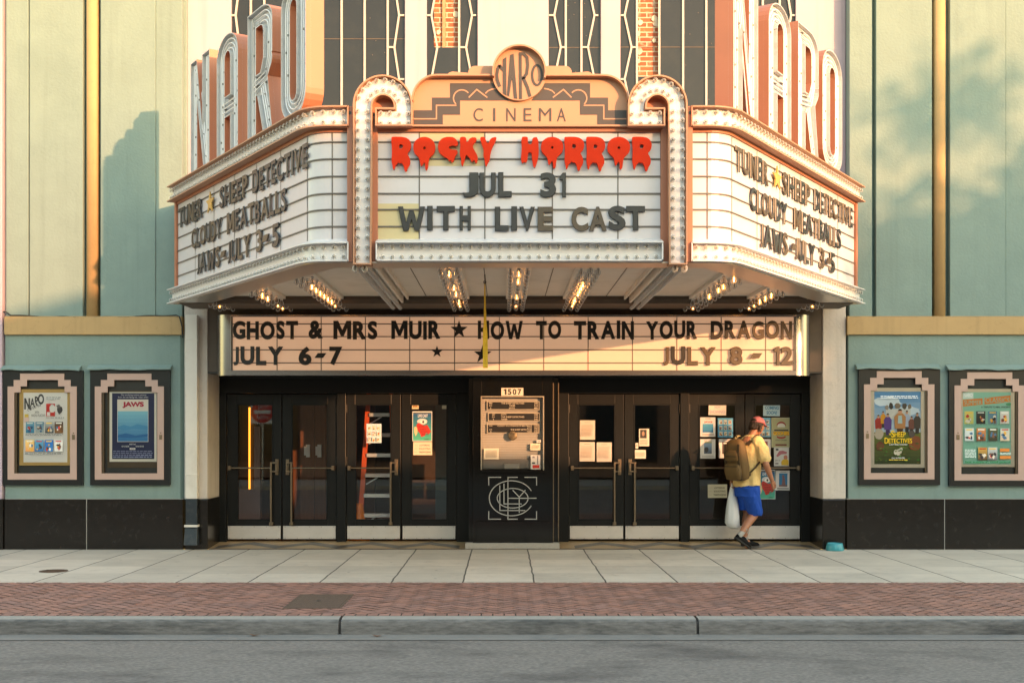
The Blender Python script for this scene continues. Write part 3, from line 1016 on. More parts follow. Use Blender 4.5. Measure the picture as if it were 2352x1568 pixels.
xk = PX(825, .9)
t = thing('traffic_cone', 'orange traffic cone at the foot of the ladder behind the third door', 'cone', (xk, .9, .05))
m = MB(); m.lathe([(.14, 0), (.135, .03), (.10, .22), (.055, .48), (.045, .5), (.0, .5)], Matrix.Translation((xk, .9, .08)), 20); m.build('cone_body', M_cone, t)
m = MB(); m.box(xk - .16, xk + .16, 0.80, 1.06, .05, .08); m.build('base', M_cone, t, bevel=.01)

# ================================================================== TICKET BOOTH
YB = .06
def XB(u): return PX(u, YB)
def ZB(v): return PZ(v, YB)
T = thing('ticket_booth', 'black tiled ticket booth with a slatted window between the entrance doors', 'booth', (.15, .35, .02))
wx0, wx1, wz0, wz1 = XB(1107), XB(1247), ZB(1077), ZB(912)
bx0, bx1 = XB(1086), XB(1270)
mb = MB()
mb.box(bx0, wx0, YB, YD, .0, 2.41); mb.box(wx1, bx1, YB, YD, .0, 2.41)
mb.box(wx0, wx1, YB, YD, wz1, 2.41); mb.box(wx0, wx1, YB, YD, 0, wz0)
mb.box(bx0 - .06, bx0, YB + .12, YD, 0, 2.41); mb.box(bx1, bx1 + .08, YB + .1, YD, 0, 2.41)
mb.build('booth_wall', M_tile, T, bevel=.006)
mb = MB()
mb.box(bx0 + .05, bx1 - .05, YB - .012, YB + .002, .03, ZB(1196)); mb.box(wx0 - .05, wx1 + .05, YB - .02, YB + .004, ZB(1196) + .02, wz0 - .06)
mb.box(wx0 - .04, wx1 + .04, YB - .06, YB + .01, wz0 - .035, wz0 - .01)
mb.build('front_panel', M_tile, T, bevel=.004)
mb = MB()
for x in (bx1 + .005, bx1 + .075): mb.box(x, x + .012, YB + .085, YB + .1, .1, 2.3)
mb.build('edge_strip', M_bronze, T)
mb = MB(); t_ = .016
mb.box(wx0 - t_, wx0, YB - .02, YB + .05, wz0 - .01, wz1 + t_); mb.box(wx1, wx1 + t_, YB - .02, YB + .05, wz0 - .01, wz1 + t_); mb.box(wx0, wx1, YB - .02, YB + .05, wz1, wz1 + t_)
mb.build('window_frame', pbr('window frame metal', (.5, .44, .34), .35, metal=.7), T)
mb = MB(); mb.quad((wx0, YB + .02, wz0), (wx1, YB + .02, wz0), (wx1, YB + .02, wz1), (wx0, YB + .02, wz1)); mb.build('window_glass', M_casepane, T)
C5 = lambda x: XB(1091.3 + .138 * x)
K5 = lambda y: ZB(875 + .138 * y)
mb = MB()
z = wz0
while z < wz1 - .01:
    mb.add([(wx0, YB + .074, z), (wx1, YB + .074, z), (wx1, YB + .066, z + .021), (wx0, YB + .066, z + .021)], [(0, 1, 2, 3)])
    z += .0235
mb.box(wx0, wx1, YB + .12, YB + .14, wz0, wz1, 1)
mb.build('venetian_blind', [pbr('blind slat', (.52, .50, .46), .5), M_brownb], T)
mb = MB(); mb.box(wx0 + .003, C5(1060), YB + .045, YB + .06, K5(1460), K5(1300)); mb.box(C5(480), C5(735), YB - .0, YB + .05, K5(1460), K5(1375)); mb.build('ticket_tray', pbr('tray metal', (.22, .2, .18), .5, metal=.3), T, bevel=.006)
mb = MB(); mb.lathe([(0, 0), (.064, 0), (.064, .012), (.05, .018), (0, .018)], Matrix.Translation((C5(625), YB - .0, K5(905))) @ Matrix.Rotation(R(90), 4, 'X'), 24)
for i in range(-2, 3): mb.box(C5(625) - .04, C5(625) + .04, YB - .022, YB - .016, K5(905) + i * .02 - .003, K5(905) + i * .02 + .003, 1)
mb.build('speaking_grille', [pbr('speaking grille bronze', (.17, .13, .075), .45, metal=.5), M_black], T)
# silver monogram on the panel under the window
C6 = lambda x, y: (XB(1034.9 + .432 * x), ZB(602 + .432 * y))
mb = MB(); WF = wallframe(YB)
em = lambda pts, closed=False, wd=.0125: ribbon(mb, [C6(*p) for p in pts], wd, WF, .018, .026, 0, closed)
em([(203, 1185), (203, 1142), (268, 1142)]); em([(393, 1142), (457, 1142), (457, 1185)]); em([(203, 1322), (203, 1364), (268, 1364)]); em([(393, 1364), (457, 1364), (457, 1322)])
em([(357, 1142), (305, 1142), (305, 1364), (357, 1364)]); em([(305, 1253), (457, 1253)])
em([(262, 1185), (262, 1318), (397, 1318)]); em([(284, 1175), (284, 1283), (378, 1283)])
em([(330, 1210), (365, 1247), (365, 1330)]); em([(365, 1247), (398, 1210)])
em(arc(323, 1253, 117, 93, 25, 335, 40)); em(arc(330, 1253, 82, 52, 0, 350, 36), True)
mb.build('monogram', pbr('silver inlay', (.42, .42, .41), .4, metal=.4), T)
mb = MB(); mb.box(XB(1068.6), XB(1285), .012, .2, .0, .085); mb.build('booth_step', M_slab, T, bevel=.008)
# show boards in the window
for lab, (xa, xb, ya, yb), rows in (
        ('uppermost of the three black show time boards in the ticket window', (193, 1075, 332, 480), [('FRI', 258, 'THE SHEEP DETECTIVES', 435, 818, '245'), ('JUL', 258, 'TUNER', 568, 668, '515'), ('3', 258, 'JAWS', 562, 660, '800')]),
        ('middle of the three black show time boards in the ticket window', (212, 1080, 522, 667), [('SAT', 308, 'JAWS', 430, 520, '100'), ('JUL', 305, 'THE SHEEP DETECTIVES', 432, 820, '330'), ('4', 303, 'TUNER', 432, 535, '545')]),
        ('lowest of the three black show time boards in the ticket window', (195, 1070, 712, 868), [('SUN', 260, 'CLOUDY W A CHANCE OF MEATBALLS', 370, 945, '1200'), ('', 260, 'JAWS', 868, 945, '200'), ('JUL', 260, 'THE SHEEP DETECTIVES', 588, 945, '430'), ('5', 262, 'TUNER', 862, 945, '645')])):
    m = MB()
    x0, x1, z0, z1 = C5(xa), C5(xb), K5(yb), K5(ya)
    y = YB + .045
    m.box(x0, x1, y, y + .012, z0, z1, 0, (.012, .011, .011))
    bw = .012
    fr = (.48, .44, .36)
    m.box(x0, x1, y - .008, y, z1 - bw, z1, 0, fr); m.box(x0, x1, y - .008, y, z0, z0 + bw, 0, fr)
    m.box(x0, x0 + bw, y - .008, y, z0 + bw, z1 - bw, 0, fr); m.box(x1 - bw, x1, y - .008, y, z0 + bw, z1 - bw, 0, fr)
    n = len(rows); h = (z1 - z0 - 2 * bw) / n
    W_ = wallframe(y)
    for i, (d_, dx, ti, ta, tb, tm) in enumerate(rows):
        zc = z1 - bw - h * (i + .5); hh = h * .34
        if d_: m.text(d_, W_, C5(dx - (25 if len(d_) > 1 else 8)), C5(dx + (25 if len(d_) > 1 else 8)), zc - hh, zc + hh, .003, 0, (.75, .68, .55), .01)
        m.text(ti, W_, C5(ta), C5(tb), zc - hh, zc + hh, .003, 0, (.75, .68, .55), .01)
        m.text(tm, W_, C5(985), C5(1045), zc - hh, zc + hh, .003, 0, (.75, .68, .55), .01)
    o = m.build('show_board', M_print, None, ((x0 + x1) / 2, y, z0))
    tag(o, lab, 'show board', 'show time boards in the ticket window')
# house number
m = MB(); x0, x1, z0, z1 = PX(1151.5, YB), PX(1202, YB), ZB(912) + .02, ZB(890.6)
m.box(x0, x1, YB - .014, YB - .001, z0, z1, 0, (.62, .58, .5))
for i, ch in enumerate('1507'):
    a = x0 + .02 + i * (x1 - x0 - .03) / 4
    m.text(ch, wallframe(YB - .014), a + (.012 if ch == '1' else 0), a + .052, z0 + .014, z1 - .014, .002, 0, (.02, .018, .016), .03)
tag(m.build('number_plate', M_print, None, ((x0 + x1) / 2, YB, z0)), 'white plate with black house number 1507 above the ticket window', 'number plate')

# ================================================================== MARQUEE
XCm = .156  # marquee and its letters scaled up about the camera, baked into plain numbers
YF = -4.492
K = thing('marquee', 'white and peach theatre marquee with rows of bulbs over the entrance', 'marquee', (XCm, -1.0, 3.265))
def XF(u, Y=YF): return PX(u, Y)
def ZF(v, Y=YF): return PZ(v, Y)
TH = math.atan2(3.45, 2.201)
def side_pts(sg, start=1.7014, end=0.0):
    """plan path of one side, front to wall: list of (point, outward normal)"""
    p = [((start, -4.492), (0, -1)), ((1.872, -4.492), (0, -1))]
    for i in range(1, 9):
        a = TH * i / 8
        p.append(((1.872 + 0.3224 * math.sin(a), -4.17 - 0.3224 * math.cos(a)), (math.sin(a), -math.cos(a))))
    e, nr = (math.cos(TH), math.sin(TH)), (math.sin(TH), -math.cos(TH))
    x0, y0 = p[-1][0]
    L = 4.2536 + end
    n = 8
    for i in range(1, n + 1): p.append(((x0 + e[0] * L * i / n, y0 + e[1] * L * i / n), nr))
    return [(Vector((XCm + sg * a[0], a[1])), Vector((sg * b[0], b[1]))) for a, b in p]
def sweep(mb, path, prof, mat=0, closed=True, smooth=False):
    """profile [(offset out, z)] carried along the path"""
    rings = [[Vector((p.x + n.x * o, p.y + n.y * o, z)) for o, z in prof] for p, n in path]
    m = len(prof)
    for i in range(len(rings) - 1):
        for k in range(m if closed else m - 1):
            k2 = (k + 1) % m
            mb.add([rings[i][k], rings[i][k2], rings[i + 1][k2], rings[i + 1][k]], [(0, 1, 2, 3)], mat)
    if closed:
        mb.add(rings[0], [tuple(range(m))], mat); mb.add(rings[-1], [tuple(reversed(range(m)))], mat)
FR = {1: frame((XCm + 2.1434, -4.343, 0), (math.cos(TH), math.sin(TH), 0)), -1: frame((XCm - 2.1434 - math.cos(TH) * 4.2536, -4.343 + math.sin(TH) * 4.2536, 0), (math.cos(TH), -math.sin(TH), 0))}
def s_of_u(sg, u, off=0):
    M = FR[sg]
    O = M.translation + Vector((M[0][2], M[1][2], 0)) * off
    e = Vector((M[0][0], M[1][0], 0))
    q = (u - U0) / F
    return (q * (O.y + D) - O.x) / (e.x - q * e.y)
full = [(p, n) for p, n in reversed(side_pts(-1))] + side_pts(1)
# body and soffit
mb = MB()
loop = [(p.x + n.x * -.025, p.y + n.y * -.025) for p, n in full]
loop = [(XCm - 4.42, .19)] + loop + [(XCm + 4.42, .19)]
mb.prism([loop], Matrix.Identity(4), 3.4, 4.809)
mb.build('canopy_body', M_peach, K)
mb = MB()
inner = [(p.x + n.x * -.30, p.y + n.y * -.30) for p, n in full]
il = [(XCm - 4.212, -.95)] + inner[1:-1] + [(XCm + 4.212, -.95)]
mb.prism([il], Matrix.Identity(4), 3.369, 3.398)
for k in (-1, 1):
    for xx in (.374, 1.165): mb.box(XCm + k * xx - .004, XCm + k * xx + .004, -4.128, -.95, 3.365, 3.369, 1)
mb.build('soffit', [M_soffit, M_brownb], K)
mb = MB()
sweep(mb, full, [(.06, 3.281), (-.30, 3.281), (-.30, 3.397), (-.32, 3.397), (-.32, 3.292), (.06, 3.292)])
mb.build('soffit_trim', pbr('soffit edge metal', (.56, .53, .49), .32, metal=.85, var=.06, scale=3), K)
mb = MB()
mb.box(XCm - 4.368, XCm + 4.368, -.95, -.30, 3.27, 3.39)
mb.box(XCm - 4.368, XCm + 4.368, -.97, -.94, 3.317, 3.329)
mb.build('rear_beam', M_brownb, K, bevel=.006)
# --- boards
ZR = [4.495, 4.326, 4.152, 3.981, 3.821, 3.652]
ZBt, ZTp = 3.527, 4.588
def board(path, name='sign_board'):
    m = MB(); sweep(m, path, [(0, ZBt), (0, ZTp)], 0, False); sweep(m, path, [(-.02, ZBt - .01), (-.02, ZTp + .04)], 1, False)
    return m
for sg in (-1, 1):
    path = side_pts(sg)
    b = board(path).build('sign_board', [M_board, M_peach], K)
    for z in ZR:
        m = MB(); sweep(m, path, [(0, z - .007), (.016, z - .007), (.016, z - .002), (.007, z - .001), (.007, z + .007), (0, z + .007)]); m.build('rail', M_rail, b)
    M = FR[sg]
    m = MB()
    ss = [4.2536 * i / 6 for i in range(0, 7)]
    for s in ss[:-1] if sg > 0 else ss[1:]:
        c = M @ Vector((s, 0, 0))
        a_, b_ = M @ Vector((s - .006, 0, .004)), M @ Vector((s + .006, 0, .004))
        m = MB(); m.add([(a_.x, a_.y, ZBt), (b_.x, b_.y, ZBt), (b_.x, b_.y, ZTp), (a_.x, a_.y, ZTp)], [(0, 1, 2, 3)]); m.build('panel_joint', M_rail, b)
    x = XCm + sg * 1.872
    m.box(x - .006, x + .006, -4.497, -4.491, ZBt, ZTp)
    m.build('panel_joint', M_rail, b)
    # bands of bulbs
    pext = side_pts(sg, end=.09)
    m = MB()
    sweep(m, pext, [(-.02, 4.814), (.045, 4.814), (.045, 4.638), (-.02, 4.638)], 0)
    sweep(m, pext, [(-.02, 4.814), (.125, 4.814), (.125, 4.827), (-.02, 4.827)], 1)
    sweep(m, pext, [(-.02, 4.625), (.125, 4.625), (.125, 4.638), (-.02, 4.638)], 1)
    p0, n0 = pext[0]
    m.box(p0.x - .006, p0.x + .006, p0.y - .125, p0.y, 4.625, 4.827, 1)
    m.build('light_band', [M_white, M_peachl], K)
    m = MB()
    sweep(m, pext, [(-.02, 3.52), (.0, 3.527), (.07, 3.499), (.125, 3.478), (.125, 3.468), (.05, 3.468), (.05, 3.302), (.125, 3.302), (.125, 3.29), (-.02, 3.29)], 0)
    m.box(p0.x - .006, p0.x + .006, p0.y - .125, p0.y, 3.29, 3.478)
    m.build('light_band', M_white, K)
    # peach strips: under the top band, at the far end, and the tall front edge
    m = MB()
    sweep(m, path, [(-.02, 4.589), (.022, 4.589), (.022, 4.624), (-.02, 4.624)])
    e = FR[sg]
    sx = (-.07, -.005) if sg < 0 else (4.2588, 4.3264)
    a_, b_ = e @ Vector((sx[0], 0, .03)), e @ Vector((sx[1], 0, .03))
    c_, d_ = e @ Vector((sx[1], 0, -.3)), e @ Vector((sx[0], 0, -.3))
    z0, z1 = 3.473, 4.625
    m.add([(q.x, q.y, z) for z in (z0, z1) for q in (a_, b_, c_, d_)], [(0, 1, 5, 4), (1, 2, 6, 5), (2, 3, 7, 6), (3, 0, 4, 7)])
    m.build('edge_trim', M_peach, K)
# front board with its two yellowed panels
x0, x1 = XF(868), XF(1517)
seams = [C2(565), C2(895), C2(1235), C2(1565)]
cols = [868] + seams + [1517]
zr = [ZBt] + ZR[::-1] + [ZTp]
m = MB()
for i in range(5):
    xa, xb = XF(cols[i]), XF(cols[i + 1])
    for j in range(7):
        yel = (i == 1 and j >= 5) or (i == 0 and j <= 1) or (i == 0 and j == 2 and False)
        m.quad((xa, YF, zr[j]), (xb, YF, zr[j]), (xb, YF, zr[j + 1]), (xa, YF, zr[j + 1]), 1 if yel else 0)
    if i == 0: m.quad((xa, YF - .002, zr[2]), (xb, YF - .002, zr[2]), (xb, YF - .002, zr[2] + .06), (xa, YF - .002, zr[2] + .06), 1)
    if i == 1: m.quad((xa, YF - .002, zr[5] - .07), (xb, YF - .002, zr[5] - .07), (xb, YF - .002, zr[5]), (xa, YF - .002, zr[5]), 1)
fb = m.build('sign_board', [M_board, M_ypanel], K)
for z in ZR:
    m = MB(); m.box(x0, x1, YF - .007, YF, z - .002, z + .007); m.box(x0, x1, YF - .016, YF, z - .007, z - .002); m.build('rail', M_rail, fb)
m = MB()
for u in seams:
    m = MB(); m.box(XF(u) - .006, XF(u) + .006, YF - .005, YF, ZBt, ZTp); m.build('panel_joint', M_rail, fb)
m = MB()
m.box(XF(852), XF(868) + .002, YF - .03, YF + .02, 3.288, 4.804); m.box(XF(1517) - .002, XF(1535), YF - .03, YF + .02, 3.288, 4.804)
m.box(XF(868) + .003, XF(1517) - .003, YF - .03, YF + .02, ZTp + .002, ZF(289))
m.build('board_frame', M_peach, K, bevel=.004)
bx_0, bx_1 = XF(866.5), XF(1519)
m = MB()
pf = [(Vector((bx_0, YF)), Vector((0, -1))), (Vector((bx_1, YF)), Vector((0, -1)))]
sweep(m, pf, [(-.02, 3.52), (.0, 3.527), (.09, 3.499), (.16, 3.478), (.16, 3.468), (.06, 3.468), (.06, 3.302), (.15, 3.302), (.15, 3.29), (-.02, 3.29)], 0)
m.box(bx_0, bx_0 + .012, YF - .15, YF, 3.29, 3.473); m.box(bx_1 - .012, bx_1, YF - .15, YF, 3.29, 3.473)
fband = m.build('light_band', M_white, K)
# --- towers: hooked channels of bulbs
YT = -4.617
def tower_outline():
    p = [(813.5, 607)] + arc(879.8, 243, 66.5, -66.5, 180, 0, 22) + [(946.3, 290), (864.5, 290), (864.5, 251.5), (907, 251.5)] + arc(880.7, 246, 26.3, -26.3, 0, 180, 14) + [(852, 607)]
    return [(PX(u, YT), PZ(v, YT)) for u, v in p]
tow_bulbs = []
for sg in (-1, 1):
    lp = tower_outline()
    mir = (lambda q: q) if sg < 0 else (lambda q: [(2 * XCm + .004 - x, z) for x, z in q])
    lp = mir(lp)
    ar = sum(lp[i][0] * lp[(i + 1) % len(lp)][1] - lp[(i + 1) % len(lp)][0] * lp[i][1] for i in range(len(lp)))
    if ar < 0: lp = lp[::-1]
    W_ = wallframe(YF)
    m = MB()
    m.prism([lp], W_, -.05, .10, 1)
    m.prism([inset(lp, .016)], W_, .10, .106, 0)
    q = ribbon_loop(lp, .014, True)
    A = lambda q: abs(sum(q[i][0] * q[(i + 1) % len(q)][1] - q[(i + 1) % len(q)][0] * q[i][1] for i in range(len(q))))
    q.sort(key=A, reverse=True)
    m.prism(q, W_, .10, .17, 1)
    m.build('bulb_tower', [M_white, M_peachl], K)
    m = MB()
    X_ = lambda u: PX(u, YF) if sg < 0 else 2 * XCm - PX(u, YF)
    m.box(X_(802), X_(868), YF - .02, YF + .05, 3.288, 4.846)
    cp = [(X_(880) + .215 * math.cos(R(t)), ZF(243) + .215 * math.sin(R(t))) for t in range(0, 360, 20)]
    m.prism([cp], W_, -.04, .03)
    m.box(X_(800), X_(812), YF - .09, YF - .02, 3.288, ZF(250))
    for vv in (265,):
        for uu in (806, 858):
            c_ = [(X_(uu) + .018 * math.cos(R(t)), ZF(vv) + .018 * math.sin(R(t))) for t in range(0, 360, 30)]
            m.prism([c_], wallframe(YF - (.09 if uu < 810 else .03)), 0, .002, 1)
    m.build('tower_backing', [M_peach, M_black], K)
    # bulb spots on the face
    sp = []
    for v in [590.5 - 22.4 * i for i in range(15)]: sp += [(822, v), (844, v)]
    sp += [(821.5, 255), (843.5, 257)]
    for i in range(1, 10): a = 180 - 180 * i / 9.5; sp.append((879.8 + 58 * math.cos(R(a)), 243 - 58 * math.sin(R(a))))
    for i in range(1, 8): a = 180 - 180 * i / 8; sp.append((880.5 + 38 * math.cos(R(a)), 245 - 38 * math.sin(R(a))))
    sp += [(875, 261), (896, 261), (917, 263), (938, 262), (938, 283), (917, 283), (896, 283), (875, 283)]
    tow_bulbs += [(mir([(PX(u, YT), PZ(v, YT))])[0][0], YF - .106, PZ(v, YT)) for u, v in sp]
# --- crown
YC2 = -4.513
CX = lambda u: PX(u, YC2)
CZ = lambda v: PZ(v, YC2)
def cmap(p): return [(CX(u), CZ(v)) for u, v in p]
MIRU = 1194.6
def mirr(p): return [(2 * MIRU - u, v) for u, v in p]
half = [(948, 290.5), (948, 235)] + arc(1003, 235, 55, -57, 180, 90, 10)
out = cmap(half + mirr(half)[::-1])
W_ = wallframe(YC2)
def ccw(lp):
    ar = sum(lp[i][0] * lp[(i + 1) % len(lp)][1] - lp[(i + 1) % len(lp)][0] * lp[i][1] for i in range(len(lp)))
    return lp if ar > 0 else lp[::-1]
m = MB(); m.prism([ccw(out)], W_, -.17, 0)
hr = cmap(half[1:] + [(MIRU - 62, 178)])
ribbon(m, hr, .016, W_, 0, .085)
hr = cmap(mirr(half[1:] + [(MIRU - 58, 178)]))
ribbon(m, hr, .016, W_, 0, .085)
m.box(CX(866), CX(1522), YC2 - .06, YC2 + .1, CZ(294), CZ(290))
m.build('crown_panel', M_peachl, K)
hs = arc(1040, 178, 16, -16, 180, 90, 5) + arc(1090, 165, 15, -16, 180, 90, 5)
st = cmap([(1024, 200)] + hs + mirr(hs)[::-1] + [(2 * MIRU - 1024, 200)])
m = MB(); m.prism([ccw(st)], W_, -.14, -.04); m.build('crown_step', M_peachl, K)
cc = (CX(1192.5), CZ(172)); rad = 61.5 * (YC2 + D) / F
m = MB()
cir = [(cc[0] + rad * math.cos(R(t)), cc[1] + rad * math.sin(R(t))) for t in range(0, 360, 6)]
m.prism([cir], W_, -.15, .04)
upper = [(cc[0] + (rad - .008) * math.cos(R(t)), cc[1] + (rad - .008) * math.sin(R(t))) for t in range(-14, 195, 6)]
ribbon(m, upper, .016, W_, .04, .12)
md = m.build('medallion', M_peachl, K)
c8 = lambda p: [(CX(790 + .184 * x), CZ(75.3 + .184 * y)) for x, y in p]
W8 = wallframe(YC2)
m = MB()
nst = lambda pts, wd=.031, cl=False: ribbon(m, c8(pts), wd, W8, .04, .046, 0, cl)
nst([(1945, 690), (1915, 610), (1908, 540), (1920, 470), (1945, 425)]); nst([(1938, 425), (1975, 470), (2000, 490)])
m.prism([ccw(c8([(1985, 350), (2028, 322), (2028, 800), (1985, 770)]))], W8, .04, .047)
m.prism([ccw(c8([(2075, 295), (2118, 283), (2163, 840), (2122, 836), (2098, 560), (2062, 810), (2036, 800)]))], W8, .04, .046)
m.prism([ccw(c8([(2060, 585), (2110, 585), (2112, 610), (2060, 610)]))], W8, .04, .047)
m.prism([ccw(c8([(2183, 265), (2218, 262), (2222, 842), (2187, 842)]))], W8, .04, .047)
nst([(2200, 280), (2245, 285), (2285, 330), (2293, 430), (2280, 530), (2250, 575), (2215, 585)], .030); nst([(2235, 575), (2290, 700), (2322, 815)], .031)
ov = [(CX(705.6 + .456 * (1157 + 24 * math.cos(R(t)))), CZ(.456 * (386 + 50 * math.sin(R(t))))) for t in range(0, 360, 15)]
ribbon(m, ov, .022, W8, .04, .046, 0, True)
m.build('lettering', M_taupe, md)
m = MB()
dk = [(1325, 632), (1900, 632), (2060, 848), (1450, 848), (1450, 1025), (1235, 1025), (1235, 1160), (870, 1160), (870, 970), (1100, 970), (1100, 812), (1325, 812)]
mx8 = lambda p: [(2 * (MIRU - 790) / .184 - x, y) for x, y in p]
for f_ in (lambda p: p, mx8):
    m.prism([ccw(c8(f_(dk)))], W8, 0, .004, 0)
    for pts in ([(868, 1078), (1155, 1078), (1155, 910), (1405, 910)], arc(1472, 820, 105, 103, 135, 320, 14), [(1558, 812), (1658, 712), (1790, 812)], [(1765, 762), (1800, 728), (1850, 708), (1900, 700)]):
        ribbon(m, c8(f_(pts)), .0055 * .9 if False else .0125, W8, .002, .007, 1)
m.build('stepped_ornament', [M_taupe, M_peachl], K)
m = MB()
for ch, a, b in (('C', 838, 885), ('I', 937, 948), ('N', 1003, 1050), ('E', 1090, 1130), ('M', 1167, 1230), ('A', 1258, 1303)):
    m.text(ch, W8, CX(C2(a)), CX(C2(b)), CZ(.456 * 612), CZ(.456 * 546), .005, 0, None, 0.)
m.build('lettering', M_taupe, K)
# --- bulbs
def bulbmesh(name, rg, ln, mats):
    b = MB()
    b.lathe([(rg * .62, 0), (rg * .62, ln * .22)], Matrix.Identity(4), 8, 0)
    b.lathe([(rg * .5, ln * .2), (rg * .62, ln * .33), (rg * .93, ln * .5), (rg, ln * .66), (rg * .86, ln * .84), (rg * .5, ln * .96), (rg * .02, ln)], Matrix.Identity(4), 10, 1)
    b.lathe([(rg * .16, ln * .25), (rg * .16, ln * .78), (0.0005, ln * .8)], Matrix.Identity(4), 5, 2)
    o = b.build(name, mats)
    COL.objects.unlink(o)
    me = o.data
    bpy.data.objects.remove(o)
    return b, me
Bm, Bme = bulbmesh('bulb', .025, .056, [M_socket, M_bulb, M_rail])
Cm, Cme = bulbmesh('ceiling_bulb', .029, .098, [M_socket, M_bulb, M_rail])
Lm, Lme = bulbmesh('lit_bulb', .029, .098, [M_socket, M_bulb, M_lit])
def bulb(me, name, parent, loc, out):
    o = bpy.data.objects.new(name, me)
    COL.objects.link(o)
    o.parent = parent
    r = parent
    while r.parent is not None: r = r.parent
    o.location = Vector(loc) - r.location
    o.rotation_euler = Vector(out).to_track_quat('Z', 'Y').to_euler()
    return o
rest = MB()
def bulb_rest(src, loc, out):
    M = Matrix.Translation(Vector(loc)) @ Vector(out).to_track_quat('Z', 'Y').to_matrix().to_4x4()
    o = len(rest.v)
    rest.v += [M @ p for p in src.v]
    rest.f += [[o + i for i in f] for f in src.f]
    rest.m += src.m; rest.c += src.c; rest.sm += src.sm
nb = 0
for row in (567, 590.5):
    for i in range(29):
        u = C2(380) + i * (C2(1757) - C2(380)) / 28
        bulb(Bme, 'bulb', fband, (XF(u, YF - .06), YF - .06, PZ(row, YF - .08)), (0, -1, 0)); nb += 1
for i, p in enumerate(tow_bulbs):
    if nb < 100 and (i % 60) < 21:
        bulb(Bme, 'bulb', K, p, (0, -1, 0)); nb += 1
    else: bulb_rest(Bm, p, (0, -1, 0))
for sg in (-1, 1):
    path = side_pts(sg, end=.06)
    acc = [0]
    for (p, n), (q, n2) in zip(path, path[1:]): acc.append(acc[-1] + (q - p).length)
    for z in (4.775, 4.679, 3.433, 3.34):
        s = .05
        while s < acc[-1]:
            i = max(k for k in range(len(acc)) if acc[k] <= s)
            i = min(i, len(path) - 2)
            t = (s - acc[i]) / (acc[i + 1] - acc[i])
            p = path[i][0].lerp(path[i + 1][0], t); n = path[i][1].lerp(path[i + 1][1], t).normalized()
            bulb_rest(Bm, (p.x + n.x * .046, p.y + n.y * .046, z), (n.x, n.y, 0))
            s += .095
# trays of bulbs under the soffit
trays = [(0, -4.128), (.738, -4.128), (-.738, -4.128), (2.3712, -3.348), (-2.3712, -3.348), (3.12, -2.173), (-3.12, -2.173), (3.9, -1.029), (-3.9, -1.029)]
rb = random.Random(12)
ncb, nlit = 0, 0
LITF = {0: [.1, .27, .7, .93], .738: [.3, .42, .52, .62, .72, .83, .95], -.738: [.12, .45, .62, .8, .93], 2.3712: [.05, .2, .33, .52, .95], -2.3712: [.2, .33, .45, .57, .68, .8, .93], 3.12: [.15, .4, .6, .8, .95], -3.12: [.12, .5, .72, .93], 3.9: [.5], -3.9: [.4]}
for xo, ys in trays:
    cx = XCm + xo
    m = MB()
    m.box(cx - .135, cx + .135, ys, -.95, 3.329, 3.373)
    tr = m.build('light_tray', M_soffit, K, bevel=.006)
    n = max(int((-0.446 - ys) / .27), 3)
    lit = {round(f * (n - 1)) for f in LITF[xo]}
    for i in range(n):
        y = ys + .06 + i * (-0.446 - ys - .06) / max(n - 1, 1)
        for r_ in (-1, 0, 1):
            loc = (cx + r_ * .088, y + (.12 if r_ else 0), 3.329)
            if r_ == 0 and i in lit:
                bulb(Lme, 'lit_bulb', tr, loc, (0, 0, -1)); nlit += 1
            elif ncb < 99:
                bulb(Cme, 'ceiling_bulb', tr, loc, (0, 0, -1)); ncb += 1
            else: bulb_rest(Cm, loc, (0, 0, -1))
for sg in (-1, 1):
    cx = XCm + sg * 1.591
    m = MB()
    m.box(cx - .06, cx + .06, -4.44, -.95, 3.338, 3.373)
    m.box(cx - sg * .12 - .015, cx - sg * .12 + .015, -4.149, -1.0, 3.275, 3.373); m.box(cx - sg * .19 - .012, cx - sg * .19 + .012, -4.149, -1.0, 3.317, 3.373)
    m.build('light_tray', M_soffit, K, bevel=.004)
    y = -4.565
    while y < -0.436:
        for r_ in (-1, 1): bulb_rest(Cm, (cx + r_ * .047, y, 3.338 if y > -4.44 else 3.288), (0, 0, -1))
        y += .066
ro = rest.build('bulb', [M_socket, M_bulb, M_rail], K)
ro['kind'] = 'stuff'

# ================================================================== HUNG LETTERS
STAR = [(.5 + .5 * (1 if i % 2 == 0 else .4) * math.sin(R(36 * i)), .5 + .5 * (1 if i % 2 == 0 else .4) * math.cos(R(36 * i))) for i in range(10)]
def hang(ch, M, x0, x1, y0, y1, d0, d1, mat, label, cat='letter', group=None, name=None, loops=None, wt=.05):
    m = MB()
    if loops is not None:
        m.prism([[(x0 + p[0] * (x1 - x0), y0 + p[1] * (y1 - y0)) for p in lp] for lp in loops], M, d0, d1)
    elif ch == '*': m.prism([[(x0 + p[0] * (x1 - x0), y0 + p[1] * (y1 - y0)) for p in STAR[::-1]]], M, d0, d1)
    elif ch == '-': m.prism([[(x0, y0), (x0 + (x1 - x0) * .72, y0), (x1, y1), (x0 + (x1 - x0) * .28, y1)]], M, d0, d1)
    else: solid_glyph(m, ch, M, x0, x1, y0, y1, d0, d1, 0, wt)
    o = m.build(name or {'*': 'sign_star', '-': 'sign_dash'}.get(ch, 'sign_letter'), mat, None, M @ Vector(((x0 + x1) / 2, y0, d0)))
    tag(o, label, {'*': 'star', '-': 'dash'}.get(ch, cat), group)
    return o
